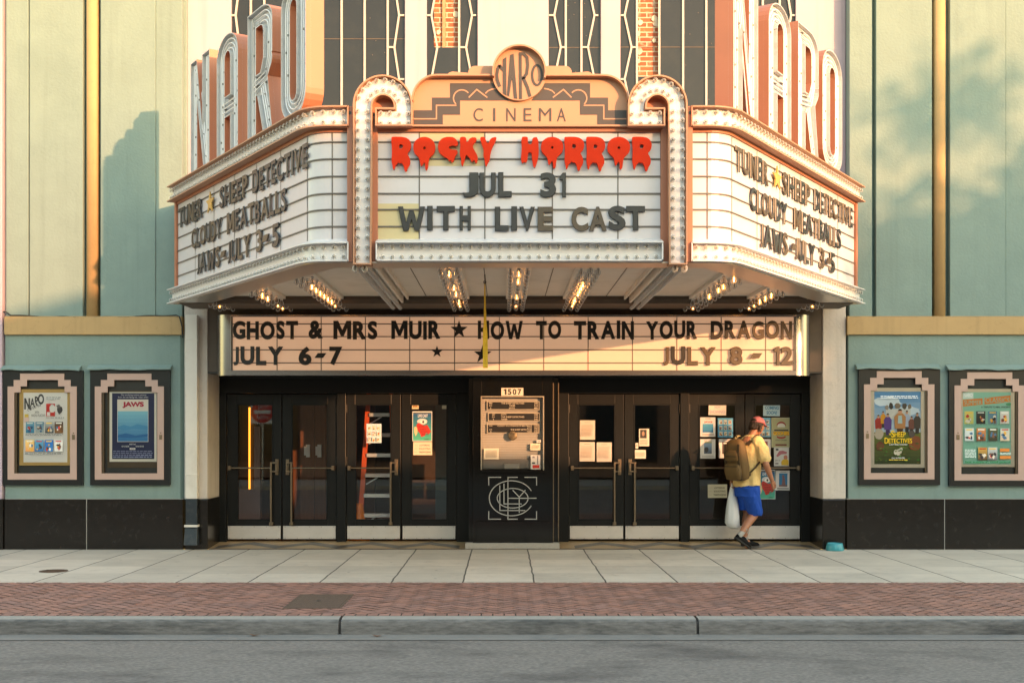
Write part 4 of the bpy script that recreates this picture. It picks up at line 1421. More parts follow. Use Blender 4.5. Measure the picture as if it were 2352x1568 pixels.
def word(chars, M, xa, xb, y0, y1, d, mats, where, group, look, wt=.05):
    """letters of one word fitted between xa and xb; where e.g. 'first word, top row, left board'"""
    ws = [aspect(c, .05) for c in chars]
    gap = .10
    tot = sum(ws) + gap * (len(ws) - 1)
    k = (xb - xa) / tot
    x = xa
    for i, (c, w_) in enumerate(zip(chars, ws)):
        jz = rl.uniform(-.006, .006)
        mt = mats[i] if isinstance(mats, list) else mats
        lk = look[mt.name] if isinstance(look, dict) else look
        kind = 'numeral' if c.isdigit() else ('sign' if c == '&' else 'letter')
        pos = ORD[i] + ' in ' if len(chars) > 1 else 'the whole of '
        hang(c, M, x, x + w_ * k, y0 + jz, y1 + jz, d, d + .011, mt, f'{lk} {kind} {c}, {pos}the {where}', kind, group, None, None, wt)
        x += (w_ + gap) * k
rl = random.Random(4)
LOOK = {M_char.name: 'charcoal', M_char2.name: 'bronzed', M_blackl.name: 'black'}
# front board
WF_ = wallframe(YF)
red = {
 'R': ([(0, .97), (.1, 1), (.68, .99), (.93, .9), (1, .76), (.95, .62), (.78, .52), (.9, .42), (.95, .3), (.92, .2), (.82, .12), (.76, .0), (.66, .02), (.62, .16), (.52, .26), (.44, .24), (.36, .28), (.3, .22), (.22, .2), (.17, .07), (.1, .06), (.06, .2), (.02, .3), (.05, .6)], [(.40, .79), (.58, .77), (.58, .68), (.40, .64)]),
 'O': ([(.5, 1), (.75, .96), (.95, .84), (1, .68), (.95, .52), (.8, .42), (.72, .36), (.68, .24), (.66, .06), (.58, 0), (.54, .05), (.54, .2), (.48, .25), (.42, .16), (.36, .12), (.32, .2), (.3, .34), (.2, .42), (.05, .52), (0, .68), (.05, .84), (.25, .96)], [(.5, .72), (.58, .67), (.52, .61), (.43, .66)]),
 'C': ([(.5, 1), (.78, .97), (.9, .88), (.98, .76), (.9, .66), (.7, .70), (.5, .64), (.6, .55), (.9, .55), (.96, .44), (.84, .34), (.78, .18), (.66, .08), (.62, .2), (.56, .12), (.48, .25), (.3, .3), (.1, .42), (0, .62), (.06, .82), (.22, .95)],),
 'K': ([(.0, .97), (.2, 1), (.36, .97), (.38, .78), (.6, .98), (.9, .97), (.92, .88), (.68, .7), (.8, .55), (.97, .38), (.98, .26), (.88, .1), (.82, .22), (.74, .24), (.66, .16), (.58, .28), (.48, .34), (.36, .42), (.3, .3), (.24, .18), (.16, .02), (.08, .12), (.1, .3), (0, .4), (.05, .7)],),
 'Y': ([(.0, .98), (.3, 1), (.36, .86), (.5, .76), (.64, .95), (1, 1), (.94, .86), (.7, .6), (.62, .45), (.6, .25), (.46, .12), (.38, .0), (.3, .1), (.28, .28), (.2, .36), (.24, .56), (.08, .8)],),
 'H': ([(.02, .99), (.3, 1), (.4, .96), (.38, .76), (.62, .76), (.62, .97), (.95, .99), (.98, .5), (.94, .3), (.86, .16), (.78, 0), (.68, .04), (.64, .2), (.6, .3), (.6, .5), (.4, .5), (.38, .3), (.3, .16), (.2, .2), (.08, .14), (.0, .3), (.06, .6)],)}
for wi, wd in enumerate(([('R', 425, 527, 872), ('O', 535, 648, 866), ('C', 658, 765, 840), ('K', 768, 862, 850), ('Y', 870, 955, 848)], [('H', 1075, 1168, 853), ('O', 1175, 1290, 858), ('R', 1292, 1395, 868), ('R', 1402, 1500, 870), ('O', 1508, 1625, 862), ('R', 1632, 1733, 870)])):
    for i, (c, a, b, yb) in enumerate(wd):
        lps = [chaikin(list(lp), 1) for lp in red[c]]
        hang(c, WF_, XF(C2(a)), XF(C2(b)), ZF(.456 * yb), ZF(.456 * 696), .03, .06, M_red, f'red dripping letter {c}, {ORD[i]} in the {("left", "right")[wi]} red word', 'letter', 'red dripping letters on the centre board', 'dripping_letter', lps)
for grp, row, y0, y1 in (([('J', 783, 862), ('U', 868, 950), ('L', 962, 1030), ('3', 1173, 1253), ('1', 1270, 1303)], 'middle', 995, 870), ([('W', 458, 595), ('I', 605, 633), ('T', 653, 745), ('H', 768, 825), ('L', 945, 1015), ('I', 1028, 1057), ('V', 1068, 1147), ('E', 1160, 1238), ('C', 1330, 1415), ('A', 1418, 1508), ('S', 1515, 1603), ('T', 1605, 1700)], 'bottom', 1165, 1042)):
    for i, (c, a, b) in enumerate(grp):
        mt = M_char2 if (row == 'bottom' and c in 'EAC' and i > 6) else M_char
        kind = 'numeral' if c.isdigit() else 'letter'
        n = sum(1 for x_ in grp if x_[0] == c)
        w_ = '' if n == 1 else (' (the left one)' if i == min(k for k, x_ in enumerate(grp) if x_[0] == c) else ' (the right one)')
        jz = rl.uniform(-.006, .006)
        hang(c, WF_, XF(C2(a)), XF(C2(b)), ZF(.456 * y0) + jz, ZF(.456 * y1) + jz, .018, .034, mt, f'{LOOK[mt.name]} {kind} {c}{w_} in the {row} row of the centre board', kind, 'dark letters on the centre board')
# side boards
rowz = [(4.258, 4.513), (3.918, 4.165), (3.577, 3.832)]
lay = {-1: [[('TUNER', 898, 1015), ('*', 1040, 1080), ('SHEEP', 1103, 1243), ('DETECTIVE', 1268, 1546)], [('CLOUDY', 962, 1112), ('MEATBALLS', 1140, 1438)], [('JAWS', 990, 1103), ('-', 1113, 1140), ('JULY', 1145, 1258), ('3', 1287, 1315), ('-', 1325, 1358), ('5', 1367, 1402)]],
       1: [[('TUNER', 305, 470), ('*', 485, 532), ('SHEEP', 543, 680), ('DETECTIVE', 702, 893)], [('CLOUDY', 380, 565), ('MEATBALLS', 600, 835)], [('JAWS', 432, 567), ('-', 578, 603), ('JULY', 608, 705), ('3', 727, 752), ('-', 757, 780), ('5', 778, 805)]]}
for sg, side in ((-1, 'left'), (1, 'right')):
    M = FR[sg]
    uo = 0 if sg < 0 else 1552.4
    for r_, rw in enumerate(lay[sg]):
        z0, z1 = rowz[r_]
        rn = ('top', 'middle', 'bottom')[r_]
        wn = dn = 0
        for tx, a, b in rw:
            xa, xb = s_of_u(sg, uo + .4559 * a, .03), s_of_u(sg, uo + .4559 * b, .03)
            g = f'letters hung on the {side} board of the marquee'
            if tx == '*': hang('*', M, xa, xb, z0 - .01, z1 + .01, .025, .04, M_gold, f'gold five pointed star in the top row of the {side} marquee board', 'star')
            elif tx == '-':
                dn += 1
                hang('-', M, xa, xb, (z0 + z1) / 2 - .035, (z0 + z1) / 2 + .035, .025, .045, M_char2, f'bronzed slanted dash, {ORD[dn - 1]} in the bottom row of the {side} marquee board', 'dash')
            else:
                wn += 1
                mats = [M_char2 if rl.random() < (.3 if sg < 0 else .6) else M_char for _ in tx]
                word(tx, M, xa, xb, z0, z1, .0165, mats, f'{ORD[wn - 1]} word, {rn} row, {side} board', g, LOOK, .03)

# ================================================================== NEON LETTERS ON THE MARQUEE
def neon_shapes(ch):
    W, Hh = 1.0, 1.0
    if ch == 'N': return [[(0, 0), (0, 1), (.33, 1), (.62, .42), (.62, 1), (1, 1), (1, 0), (.70, 0), (.36, .62), (.36, 0)]], [[(.17, .03), (.17, .97)], [(.25, .97), (.74, .05)], [(.82, .03), (.82, .97)]]
    if ch == 'A': return [[(0, 0), (0, .82)] + arc(.5, .82, .5, .18, 180, 0, 14) + [(1, 0), (.64, 0), (.64, .33), (.38, .33), (.38, 0)], ([(.38, .50), (.38, .80)] + arc(.51, .80, .13, .06, 180, 0, 6) + [(.64, .50)])[::-1]], [[(.19, .02), (.19, .8)] + arc(.5, .81, .31, .115, 180, 0, 10) + [(.82, .02)], [(.2, .42), (.8, .42)]]
    if ch == 'R': return [[(0, 0), (0, 1), (.55, 1)] + arc(.55, .86, .45, .14, 85, 0, 8) + [(1, .60)] + arc(.70, .56, .30, .10, 20, -40, 4) + [(.82, .44), (1, 0), (.66, 0), (.40, .34), (.35, .34), (.35, 0)], ([(.35, .50), (.35, .86), (.52, .86)] + arc(.52, .80, .12, .06, 80, 0, 4) + [(.64, .60), (.52, .50)])[::-1]], [[(.18, .02), (.18, .93), (.55, .93)] + arc(.55, .82, .28, .11, 80, 0, 6) + [(.82, .6), (.68, .46), (.2, .43)], [(.55, .40), (.84, .03)]]
    return [[(0, .18), (0, .82)] + arc(.5, .82, .5, .18, 180, 0, 14)[1:] + arc(.5, .18, .5, .18, 0, -180, 14)[:-1], ([(.37, .20), (.37, .80)] + arc(.5, .80, .13, .06, 180, 0, 6)[1:] + arc(.5, .20, .13, .06, 0, -180, 6)[:-1])[::-1]], [[(.185, .2), (.185, .8)] + arc(.5, .8, .315, .12, 180, 0, 12)[1:] + arc(.5, .2, .315, .12, 0, -180, 12)]
tl = {-1: [('N', .865, .695), ('A', .632, .461), ('R', .388, .213), ('O', .155, .0)], 1: [('N', .0, .164), ('A', .239, .41), ('R', .466, .642), ('O', .677, .864)]}
for sg, side in ((-1, 'left'), (1, 'right')):
    M0 = FR[sg]
    for k, (ch, ta, tb) in enumerate(tl[sg]):
        xa, xb = ((1 - ta) * 4.2536, (1 - tb) * 4.2536) if sg < 0 else (ta * 4.2536, tb * 4.2536)
        Wd, z0, z1 = xb - xa, 4.83, 6.276 if sg < 0 else 6.333
        M = M0 @ Matrix.Translation((xa, z0, .02))
        loops, lines = neon_shapes(ch)
        S = lambda lp: [(x * Wd, y * (z1 - z0)) for x, y in lp]
        loops = [S(lp) for lp in loops]
        loops[0] = ccw(loops[0])
        loops[1:] = [ccw(l)[::-1] for l in loops[1:]]
        base = M @ Vector((Wd / 2, 0, 0))
        t = thing('neon_letter', f'tall neon letter {ch}, {ORD[k]} from left on the {side} wing of the marquee roof', 'letter', base, f'neon letters on the {side} wing of the marquee')
        m = MB()
        # can: sides run from the back to the front lip; the face is set back
        for li, lp in enumerate(loops):
            n = len(lp)
            th = .012
            il_ = inset(lp, th if li == 0 else -th)
            for d0, d1, L_, mt in ((-.20, .0, lp, 1), (-.055, 0, il_, 0)):
                vv = [M @ Vector((p[0], p[1], d0)) for p in L_] + [M @ Vector((p[0], p[1], d1)) for p in L_]
                m.add(vv, [(i, (i + 1) % n, n + (i + 1) % n, n + i) for i in range(n)], mt)
            vv = [M @ Vector((p[0], p[1], 0)) for p in lp] + [M @ Vector((p[0], p[1], 0)) for p in il_]
            m.add(vv, [(i, (i + 1) % n, n + (i + 1) % n, n + i) for i in range(n)], 0)
        m.prism(loops, M, -.0555, -.055, 0, back=False)
        m.prism(loops, M, -.2, -.199, 1)
        m.build('letter_can', [M_neonface, M_peach], t)
        rr = random.Random(k + sg)
        for off in (-.052, 0, .052):
            for ln in lines:
                p = S(ln)
                if off:
                    rl_ = ribbon_loop(p, abs(off) * 2)[0]
                    h = len(p)
                    p = rl_[:h] if off > 0 else rl_[h:]
                m = MB(); m.tube([M @ Vector((a, b, -.028)) for a, b in p], .0095, 6)
                m.build('neon_tube', M_tube, t)
        m = MB()
        for ln in lines:
            p = S(ln)
            for i in range(len(p) - 1):
                a, b = Vector(p[i]), Vector(p[i + 1])
                nn_ = int((b - a).length / .16)
                for j in range(nn_):
                    q = a.lerp(b, (j + rr.uniform(.2, .8)) / nn_)
                    ofs = rr.choice((-.052, 0, .052))
                    dd = (b - a).normalized()
                    q = q + Vector((-dd.y, dd.x)) * ofs
                    c_ = M @ Vector((q.x, q.y, -.036))
                    m.box(c_.x - .011, c_.x + .011, c_.y - .014, c_.y + .014, c_.z - .012, c_.z + .012)
        if m.v: m.build('tube_support', M_rail, t)

# ================================================================== SIGN OVER THE DOORS
YS = -.25
XS = lambda u: PX(u, YS)
ZS = lambda v: PZ(v, YS)
E_ = thing('entrance_sign', 'long cream letter board in a stainless frame above the doors', 'sign', (XCm, -.12, 2.38))
sx0, sx1, sz0, sz1 = XS(532), XS(1827), ZS(850), ZS(728)
m = MB(); m.quad((sx0, YS + .015, sz0), (sx1, YS + .015, sz0), (sx1, YS + .015, sz1), (sx0, YS + .015, sz1))
m.box(sx0, sx1, YS + .03, .015, sz0, sz1)
ep = m.build('sign_panel', M_boardw, E_)
for v in (743.6, 772.6, 803, 833):
    z = ZS(v); m = MB(); m.box(sx0, sx1, YS + .004, YS + .015, z - .002, z + .006); m.box(sx0, sx1, YS - .004, YS + .015, z - .007, z - .002); m.build('rail', M_rail, ep)
m = MB()
for u in (636, 737.4, 839, 941, 1044, 1147, 1249, 1351, 1453, 1555, 1657, 1759): 
    m = MB(); m.box(XS(u) - .006, XS(u) + .006, YS + .01, YS + .016, sz0, sz1); m.build('panel_joint', M_rail, ep)
m = MB()
m.box(sx0, sx0 + .014, YS - .003, YS + .02, sz0, sz1); m.build('panel_joint', M_rail, ep); m = MB(); m.box(sx1 - .02, sx1, YS - .01, YS + .02, sz0, sz1)
m.build('panel_joint', M_rail, ep)
m = MB()
z0, z1 = ZS(862), ZS(722)
def ends(off, za, zb, mt=0):
    rr = .24 + off
    L_, Rr = XS(530), XS(1829)
    pts = [(XS(482) , .01)] + [(L_ - .0 - (rr) * math.cos(R(a)) - 0, YS + .24 - rr * math.sin(R(a))) for a in range(0, 91, 9)]
    pr = [(Rr + rr * math.sin(R(a)), YS + .24 - rr * math.cos(R(a))) for a in range(0, 91, 9)] + [(Rr + rr, .01)]
    return [(L_ - rr, .01)] + pts[1:], pr
la, ra = ends(0, 0, 0)
for pts in (la, ra):
    m = MB()
    vv = [Vector((x, y, z0)) for x, y in pts] + [Vector((x, y, z1)) for x, y in pts]
    n = len(pts)
    m.add(vv, [(i, i + 1, n + i + 1, n + i) for i in range(n - 1)], 0, None, True)
    m.add([(x, y, z0) for x, y in pts] + [(pts[0 if pts is ra else -1][0], .01, z0)], [tuple(range(n + 1))])
    m.add([(x, y, z1) for x, y in pts] + [(pts[0 if pts is ra else -1][0], .01, z1)], [tuple(range(n + 1))])
    m.build('rounded_end', M_chrome, E_)
m = MB()
m.box(XS(530), XS(1829), YS - .012, .015, z0, sz0 - .001); m.box(XS(530), XS(1829), YS - .012, .015, sz1 + .001, z1)
m.box(XS(530), sx0 - .001, YS - .012, .015, sz0 - .001, sz1 + .001); m.box(sx1 + .001, XS(1829), YS - .012, .015, sz0 - .001, sz1 + .001)
m.build('sign_frame', M_chrome, E_, bevel=.005)
WS = wallframe(YS)
def sword(tx, ua, ub, va, vb, where, mats=M_blackl):
    word(tx, WS, XS(ua), XS(ub), ZS(vb), ZS(va), .01, mats, where, 'letters on the sign over the doors', LOOK)
for wi, (tx, a, b) in enumerate((('GHOST', 535, 685), ('&', 709, 742), ('MRS', 766, 867), ('MUIR', 899, 1011.6), ('HOW', 1097.5, 1201), ('TO', 1231, 1289), ('TRAIN', 1318, 1456), ('YOUR', 1483.6, 1601), ('DRAGON', 1632, 1819))):
    nm = ('first', 'second', 'third', 'fourth', 'fifth', 'sixth', 'seventh', 'eighth', 'ninth')[wi]
    sword(tx, a, b, 737, 779, f'{nm} word, top row, entrance sign', [M_blackl] * len(tx) if wi < 8 else [M_blackl, M_blackl, M_char2, M_char2, M_char2, M_char2])
sword('JULY', 536.6, 651, 796, 838.6, 'left month, bottom row, entrance sign', [M_char] * 4)
for c, a, b in (('6', 686.5, 716), ('7', 757, 786.6)): hang(c, WS, XS(a), XS(b), ZS(838.6), ZS(796), .01, .032, M_blackl, f'black numeral {c} in the bottom row of the entrance sign', 'numeral', 'letters on the sign over the doors')
hang('-', WS, XS(723), XS(750), ZS(822), ZS(811), .01, .03, M_blackl, 'black slanted dash between the 6 and 7 on the entrance sign', 'dash')
sword('JULY', 1523, 1644, 796, 838.6, 'right month, bottom row, entrance sign', [M_char2, M_char, M_char2, M_char2])
hang('8', WS, XS(1675), XS(1705), ZS(838.6), ZS(796), .01, .032, M_char2, 'bronzed numeral 8 in the bottom row of the entrance sign', 'numeral', 'letters on the sign over the doors')
hang('-', WS, XS(1721), XS(1750), ZS(823), ZS(811), .02, .04, M_char2, 'bronzed slanted dash with a wire clip right of the 8 on the entrance sign', 'dash')
for c, a, b in (('1', 1776, 1790), ('2', 1792, 1820.5)): hang(c, WS, XS(a), XS(b), ZS(838.6), ZS(796), .01, .032, M_char2, f'bronzed numeral {c} at the right end of the bottom row of the entrance sign', 'numeral', 'letters on the sign over the doors')
for a, b, va, vb, lb in ((1034, 1075, 736, 779, 'large black star in the top row of the entrance sign'), (990, 1018, 794, 822, 'small black star, left one in the bottom row of the entrance sign'), (1087.6, 1130, 792, 836, 'large black star behind the yellow strap on the entrance sign')):
    hang('*', WS, XS(a), XS(b), ZS(vb), ZS(va), .01, .03, M_blackl, lb, 'star')

# ================================================================== DISPLAY CASES AND POSTERS
def paper(name, label, cat, x0, x1, z0, z1, Y, base, items, group=None, rot=0., thick=.003):
    """a printed sheet; items in unit coordinates of the sheet, y up, later ones on top"""
    m = MB()
    c = Vector(((x0 + x1) / 2, Y, (z0 + z1) / 2))
    M = Matrix.Translation(c) @ Matrix.Rotation(rot, 4, 'Y') @ wallframe(0)
    w_, h_ = x1 - x0, z1 - z0
    G = lambda x, y: ((x - .5) * w_, (y - .5) * h_)
    m.prism([[G(0, 0), G(1, 0), G(1, 1), G(0, 1)]], M, 0, thick, 0, None, base)
    d = thick
    for it in items:
        d += .00035
        if it[0] == 'r':
            _, a, b, c_, e, col = it
            m.prism([[G(a, b), G(c_, b), G(c_, e), G(a, e)]], M, d, d, 0, None, col)
        elif it[0] == 'p':
            m.prism([ccw([G(*q) for q in it[1]])], M, d, d, 0, None, it[2])
        elif it[0] == 't':
            _, tx, a, b, c_, e, col = it[:7]
            p, q = G(a, b), G(c_, e)
            m.text(tx, M, p[0], q[0], p[1], q[1], d, 0, col, it[7] if len(it) > 7 else .0)
        elif it[0] == 'g':                      # printed gradient, bottom colour to top colour
            _, a, b, c_, e, c0, c1 = it
            n = 8
            for i in range(n):
                f0, f1 = b + (e - b) * i / n, b + (e - b) * (i + 1) / n
                t = (i + .5) / n
                m.prism([[G(a, f0), G(c_, f0), G(c_, f1), G(a, f1)]], M, d, d, 0, None, tuple(c0[k] + (c1[k] - c0[k]) * t for k in range(3)))
    o = m.build(name, M_print, None, c)
    return tag(o, label, cat, group)
def blob2(cx, cy, rx, ry, n=14, seed=0, j=.12):
    rr = random.Random(seed)
    return [(cx + rx * rr.uniform(1 - j, 1 + j) * math.cos(R(360 * i / n)), cy + ry * rr.uniform(1 - j, 1 + j) * math.sin(R(360 * i / n))) for i in range(n)]
def picture(x0, y0, x1, y1, seed, c0, c1):
    """a small generic printed picture: a ground with a few loose colour shapes"""
    rr = random.Random(seed)
    w_, h_ = x1 - x0, y1 - y0
    its = [('g', x0, y0, x1, y1, c0, c1)]
    for i in range(7):
        cx, cy = x0 + w_ * rr.uniform(.25, .75), y0 + h_ * rr.uniform(.15, .6)
        k = rr.choice([(rgb(230, 220, 205)), rgb(40, 40, 45), rgb(200, 60, 45), rgb(225, 170, 70), rgb(60, 110, 150), rgb(120, 80, 60)])
        its.append(('p', blob2(cx, cy, w_ * rr.uniform(.08, .2), h_ * rr.uniform(.07, .16), 9, seed * 31 + i, .3), k))
    its.append(('r', x0 + w_ * .15, y0 + h_ * .84, x0 + w_ * .85, y0 + h_ * .93, rr.choice([rgb(235, 235, 225), rgb(190, 40, 35), rgb(240, 200, 80)])))
    return its
WHT = rgb(226, 224, 220)
def lines(x0, x1, y0, y1, n, col, seed=0):
    rr = random.Random(seed)
    out = []
    for i in range(n):
        yc = y1 - (y1 - y0) * (i + .5) / n
        a = x0
        while a < x1 - .02:
            b = min(a + rr.uniform(.03, .10), x1)
            out.append(('r', a, yc - (y1 - y0) / n * .28, b, yc + (y1 - y0) / n * .28, col))
            a = b + .014
    return out
posters = []
# sheet of monthly programme pictures
it = [('t', 'NARO', .02, .70, .50, .97, rgb(70, 70, 72), .03)]
it = []
def slant(tx, x0, y0, x1, y1, hgt, col, wgt=.0): it.append(('s', tx, x0, y0, x1, y1, hgt, col, wgt))
P1 = []
for i, (ch, a, b, y0, y1) in enumerate((('N', .02, .15, .76, .92), ('A', .15, .26, .79, .92), ('R', .26, .36, .815, .945), ('O', .33, .47, .83, .98))): P1.append(('t', ch, a, y0, b, y1, rgb(66, 66, 68), .035))
for i, ch in enumerate('CINEMA'): P1.append(('t', ch, .09 + .055 * i, .735 + .013 * i, .13 + .055 * i, .775 + .013 * i, rgb(90, 90, 92)))
P1 += [('t', '2026', .26, .705, .36, .735, rgb(80, 80, 82)), ('t', 'KIDS FLICKS', .19, .655, .50, .69, rgb(80, 80, 82))]
P1 += [('r', .52, .66, .72, .84, rgb(196, 42, 34)), ('p', blob2(.66, .77, .07, .06, 12, 4), rgb(222, 222, 218)), ('r', .54, .665, .61, .72, rgb(228, 226, 222))]
P1 += [('p', blob2(.84, .75, .07, .06, 9, 8, .4), rgb(70, 70, 72)), ('p', blob2(.80, .80, .05, .03, 9, 9, .4), rgb(120, 118, 116)), ('r', .02, .57, .13, .65, rgb(226, 200, 190)), ('r', .03, .645, .12, .69, rgb(224, 196, 90))]
for i in range(4): P1 += picture(.06 + .22 * i, .42, .25 + .22 * i, .58, 20 + i, [rgb(60, 140, 175), rgb(190, 195, 190), rgb(60, 75, 85), rgb(120, 80, 35)][i], [rgb(120, 175, 200), rgb(90, 150, 180), rgb(200, 205, 205), rgb(60, 42, 28)][i])
for i in range(4): P1 += picture(.06 + .22 * i, .155, .25 + .22 * i, .32, 30 + i, [rgb(225, 150, 90), rgb(40, 100, 160), rgb(60, 130, 190), rgb(222, 220, 214)][i], [rgb(240, 205, 120), rgb(95, 165, 195), rgb(20, 100, 185), rgb(226, 224, 220)][i])
P1 += lines(.07, .92, .385, .41, 2, rgb(110, 110, 110), 3) + lines(.07, .92, .115, .14, 2, rgb(110, 110, 110), 5) + lines(.54, .95, .63, .65, 1, rgb(110, 110, 110), 6) + lines(.55, .88, .90, .94, 2, rgb(140, 140, 140), 7)
# deep blue poster, its picture replaced by plain sea and sky
P2 = [('r', .055, .04, .95, .985, rgb(27, 38, 78)), ('r', .165, .285, .825, .895, rgb(224, 216, 204)), ('g', .175, .292, .815, .725, rgb(50, 125, 180), rgb(135, 195, 212)),
      ('p', [(.175, .50), (.30, .53), (.45, .505), (.6, .54), (.815, .51), (.815, .46), (.5, .47), (.3, .45), (.175, .47)], rgb(78, 150, 192)), ('p', [(.175, .38), (.35, .41), (.55, .375), (.815, .40), (.815, .36), (.5, .34), (.175, .35)], rgb(45, 112, 168)),
      ('t', 'JAWS', .275, .77, .73, .86, rgb(176, 40, 66), .06), ('t', 'The terrifying motion picture', .24, .945, .78, .968, rgb(225, 225, 225), .01), ('t', 'from the terrifying No.1 best seller.', .18, .912, .83, .936, rgb(225, 225, 225), .01),
      ('t', 'ROBERT SHAW', .42, .24, .56, .262, rgb(225, 225, 225), .01), ('t', 'ROY SCHEIDER', .26, .21, .42, .232, rgb(225, 225, 225), .01), ('t', 'RICHARD DREYFUSS', .56, .21, .73, .232, rgb(225, 225, 225), .01), ('r', .43, .172, .55, .2, WHT), ('t', 'JAWS', .45, .177, .53, .195, rgb(120, 30, 40), .02)]
P2 += lines(.08, .92, .055, .165, 4, rgb(120, 128, 160), 11)
# countryside comedy poster: sky, field, loose figures
P3 = [('g', 0, .40, 1, 1, rgb(196, 212, 222), rgb(72, 140, 190)), ('p', blob2(.3, .86, .28, .07, 14, 3, .25), rgb(214, 226, 234)), ('p', blob2(.7, .74, .3, .06, 14, 4, .25), rgb(206, 220, 230)), ('g', 0, 0, 1, .44, rgb(36, 56, 16), rgb(110, 120, 40)),
      ('r', .25, .62, .78, .76, rgb(205, 205, 200))]
for i, (cx, cy, rx, ry, c_) in enumerate(((.36, .80, .05, .045, rgb(52, 46, 42)), (.27, .78, .04, .035, rgb(150, 140, 128)), (.5, .80, .06, .04, rgb(130, 112, 92)), (.65, .80, .05, .04, rgb(74, 66, 58)), (.76, .79, .04, .035, rgb(120, 104, 86)))): P3.append(('p', blob2(cx, cy, rx, ry, 12, i + 60, .2), c_))
for i, (cx, y0, y1, hw, coat, leg) in enumerate(((.09, .42, .68, .075, rgb(168, 40, 28), rgb(40, 40, 46)), (.19, .50, .73, .055, rgb(214, 150, 20), rgb(60, 50, 40)), (.29, .40, .70, .085, rgb(92, 58, 138), rgb(64, 44, 96)), (.70, .44, .74, .07, rgb(172, 184, 206), rgb(34, 36, 46)), (.80, .42, .66, .07, rgb(120, 70, 56), rgb(50, 42, 40)), (.92, .42, .71, .075, rgb(62, 54, 48), rgb(46, 42, 40)), (.55, .40, .76, .125, rgb(188, 136, 84), rgb(72, 44, 28)))):
    h = y1 - y0
    P3 += [('p', [(cx - hw * .5, y0), (cx + hw * .5, y0), (cx + hw * .55, y0 + h * .4), (cx - hw * .55, y0 + h * .4)], leg), ('p', [(cx - hw * .9, y0 + h * .25), (cx + hw * .9, y0 + h * .25), (cx + hw, y0 + h * .7), (cx + hw * .45, y0 + h * .84), (cx - hw * .45, y0 + h * .84), (cx - hw, y0 + h * .7)], coat), ('p', blob2(cx, y0 + h * .91, hw * .36, h * .09, 12, i, .05), rgb(206, 158, 128)), ('p', [(cx - hw * .36, y0 + h * .93), (cx + hw * .36, y0 + h * .93), (cx + hw * .2, y0 + h), (cx - hw * .2, y0 + h)], rgb(52, 38, 30))]
P3 += [('p', [(.50, .56), (.60, .56), (.59, .67), (.51, .67)], rgb(176, 196, 196))]
for i, (cx, cy, rx, ry, c_) in enumerate(((.10, .41, .10, .075, rgb(192, 178, 158)), (.12, .25, .09, .06, rgb(118, 66, 34)), (.86, .29, .14, .11, rgb(140, 76, 32)), (.80, .42, .07, .05, rgb(60, 52, 46)), (.5, .165, .085, .045, rgb(184, 176, 160)), (.57, .205, .04, .025, rgb(184, 176, 160)))): P3.append(('p', blob2(cx, cy, rx, ry, 14, i + 80, .14), c_))
for i in range(40):
    rr = random.Random(i); P3.append(('p', blob2(rr.uniform(.03, .97), rr.uniform(.02, .3), .03, .008, 6, i, .3), rgb(rr.randint(40, 90), rr.randint(80, 120), 24)))
P3 += [('t', 'THE', .30, .40, .345, .425, rgb(238, 196, 20), .02), ('t', 'S', .35, .37, .42, .465, rgb(238, 196, 20), .01), ('t', 'HEEP', .425, .375, .66, .445, rgb(238, 196, 20), .01), ('t', 'D', .21, .285, .285, .365, rgb(238, 196, 20), .01), ('t', 'ETECTIVES', .29, .29, .80, .355, rgb(238, 196, 20), .01), ('t', 'A NEW BREED OF MYSTERY', .31, .262, .70, .278, rgb(235, 235, 235), .01), ('t', 'ONLY IN THEATERS', .36, .075, .64, .095, rgb(235, 235, 235), .01)]
P3 += lines(.3, .7, .05, .068, 1, rgb(220, 190, 60), 2) + lines(.12, .92, .90, .945, 2, rgb(232, 240, 246), 9)
# mint green summer programme
MINT = rgb(142, 196, 176)
P4 = [('r', .0, .905, .22, .99, rgb(206, 226, 220)), ('t', 'NARO', .02, .93, .20, .985, rgb(244, 248, 246), .03), ('p', [(.0, .80), (.41, .825), (.41, .915), (.0, .895)], rgb(216, 130, 52)), ('p', [(.45, .828), (.99, .862), (.99, .955), (.45, .918)], rgb(216, 130, 52)),
      ('t', 'SUMMER', .03, .822, .39, .885, MINT, .0), ('t', 'CLASSICS', .47, .855, .97, .92, MINT, .0), ('t', 'A TRIBUTE TO MAL VINCENT', .38, .78, .99, .805, rgb(24, 34, 34), .02), ('p', blob2(.95, .83, .055, .02, 10, 5), rgb(84, 160, 112))]
for r_ in range(2):
    for i in range(4):
        x = .03 + .245 * i; y = .56 - .235 * r_
        P4 += picture(x, y, x + .19, y + .175, 50 + i + 4 * r_, [rgb(212, 204, 110), rgb(30, 30, 32), rgb(120, 150, 160), rgb(226, 220, 210), rgb(190, 200, 200), rgb(120, 56, 26), rgb(44, 44, 30), rgb(214, 190, 160)][i + 4 * r_], [rgb(220, 214, 130), rgb(60, 58, 56), rgb(86, 140, 170), rgb(228, 224, 218), rgb(204, 214, 214), rgb(210, 140, 80), rgb(80, 84, 50), rgb(190, 200, 190)][i + 4 * r_])
P4 += picture(.30, .06, .49, .235, 71, rgb(70, 50, 36), rgb(214, 170, 80)) + picture(.50, .06, .70, .235, 72, rgb(100, 100, 104), rgb(200, 204, 204))
P4 += [('r', .75, .175, .95, .22, rgb(216, 130, 52)), ('r', .75, .075, .98, .12, rgb(216, 130, 52)), ('t', 'hot summer, cool prices', .03, .01, .97, .05, rgb(52, 140, 92), .05)]
P4 += lines(.02, .25, .09, .21, 6, rgb(226, 240, 236), 4) + lines(.75, .97, .13, .165, 2, rgb(226, 240, 236), 14) + lines(.03, .97, .545, .555, 1, rgb(60, 90, 84), 4) + lines(.03, .97, .31, .32, 1, rgb(60, 90, 84), 6)
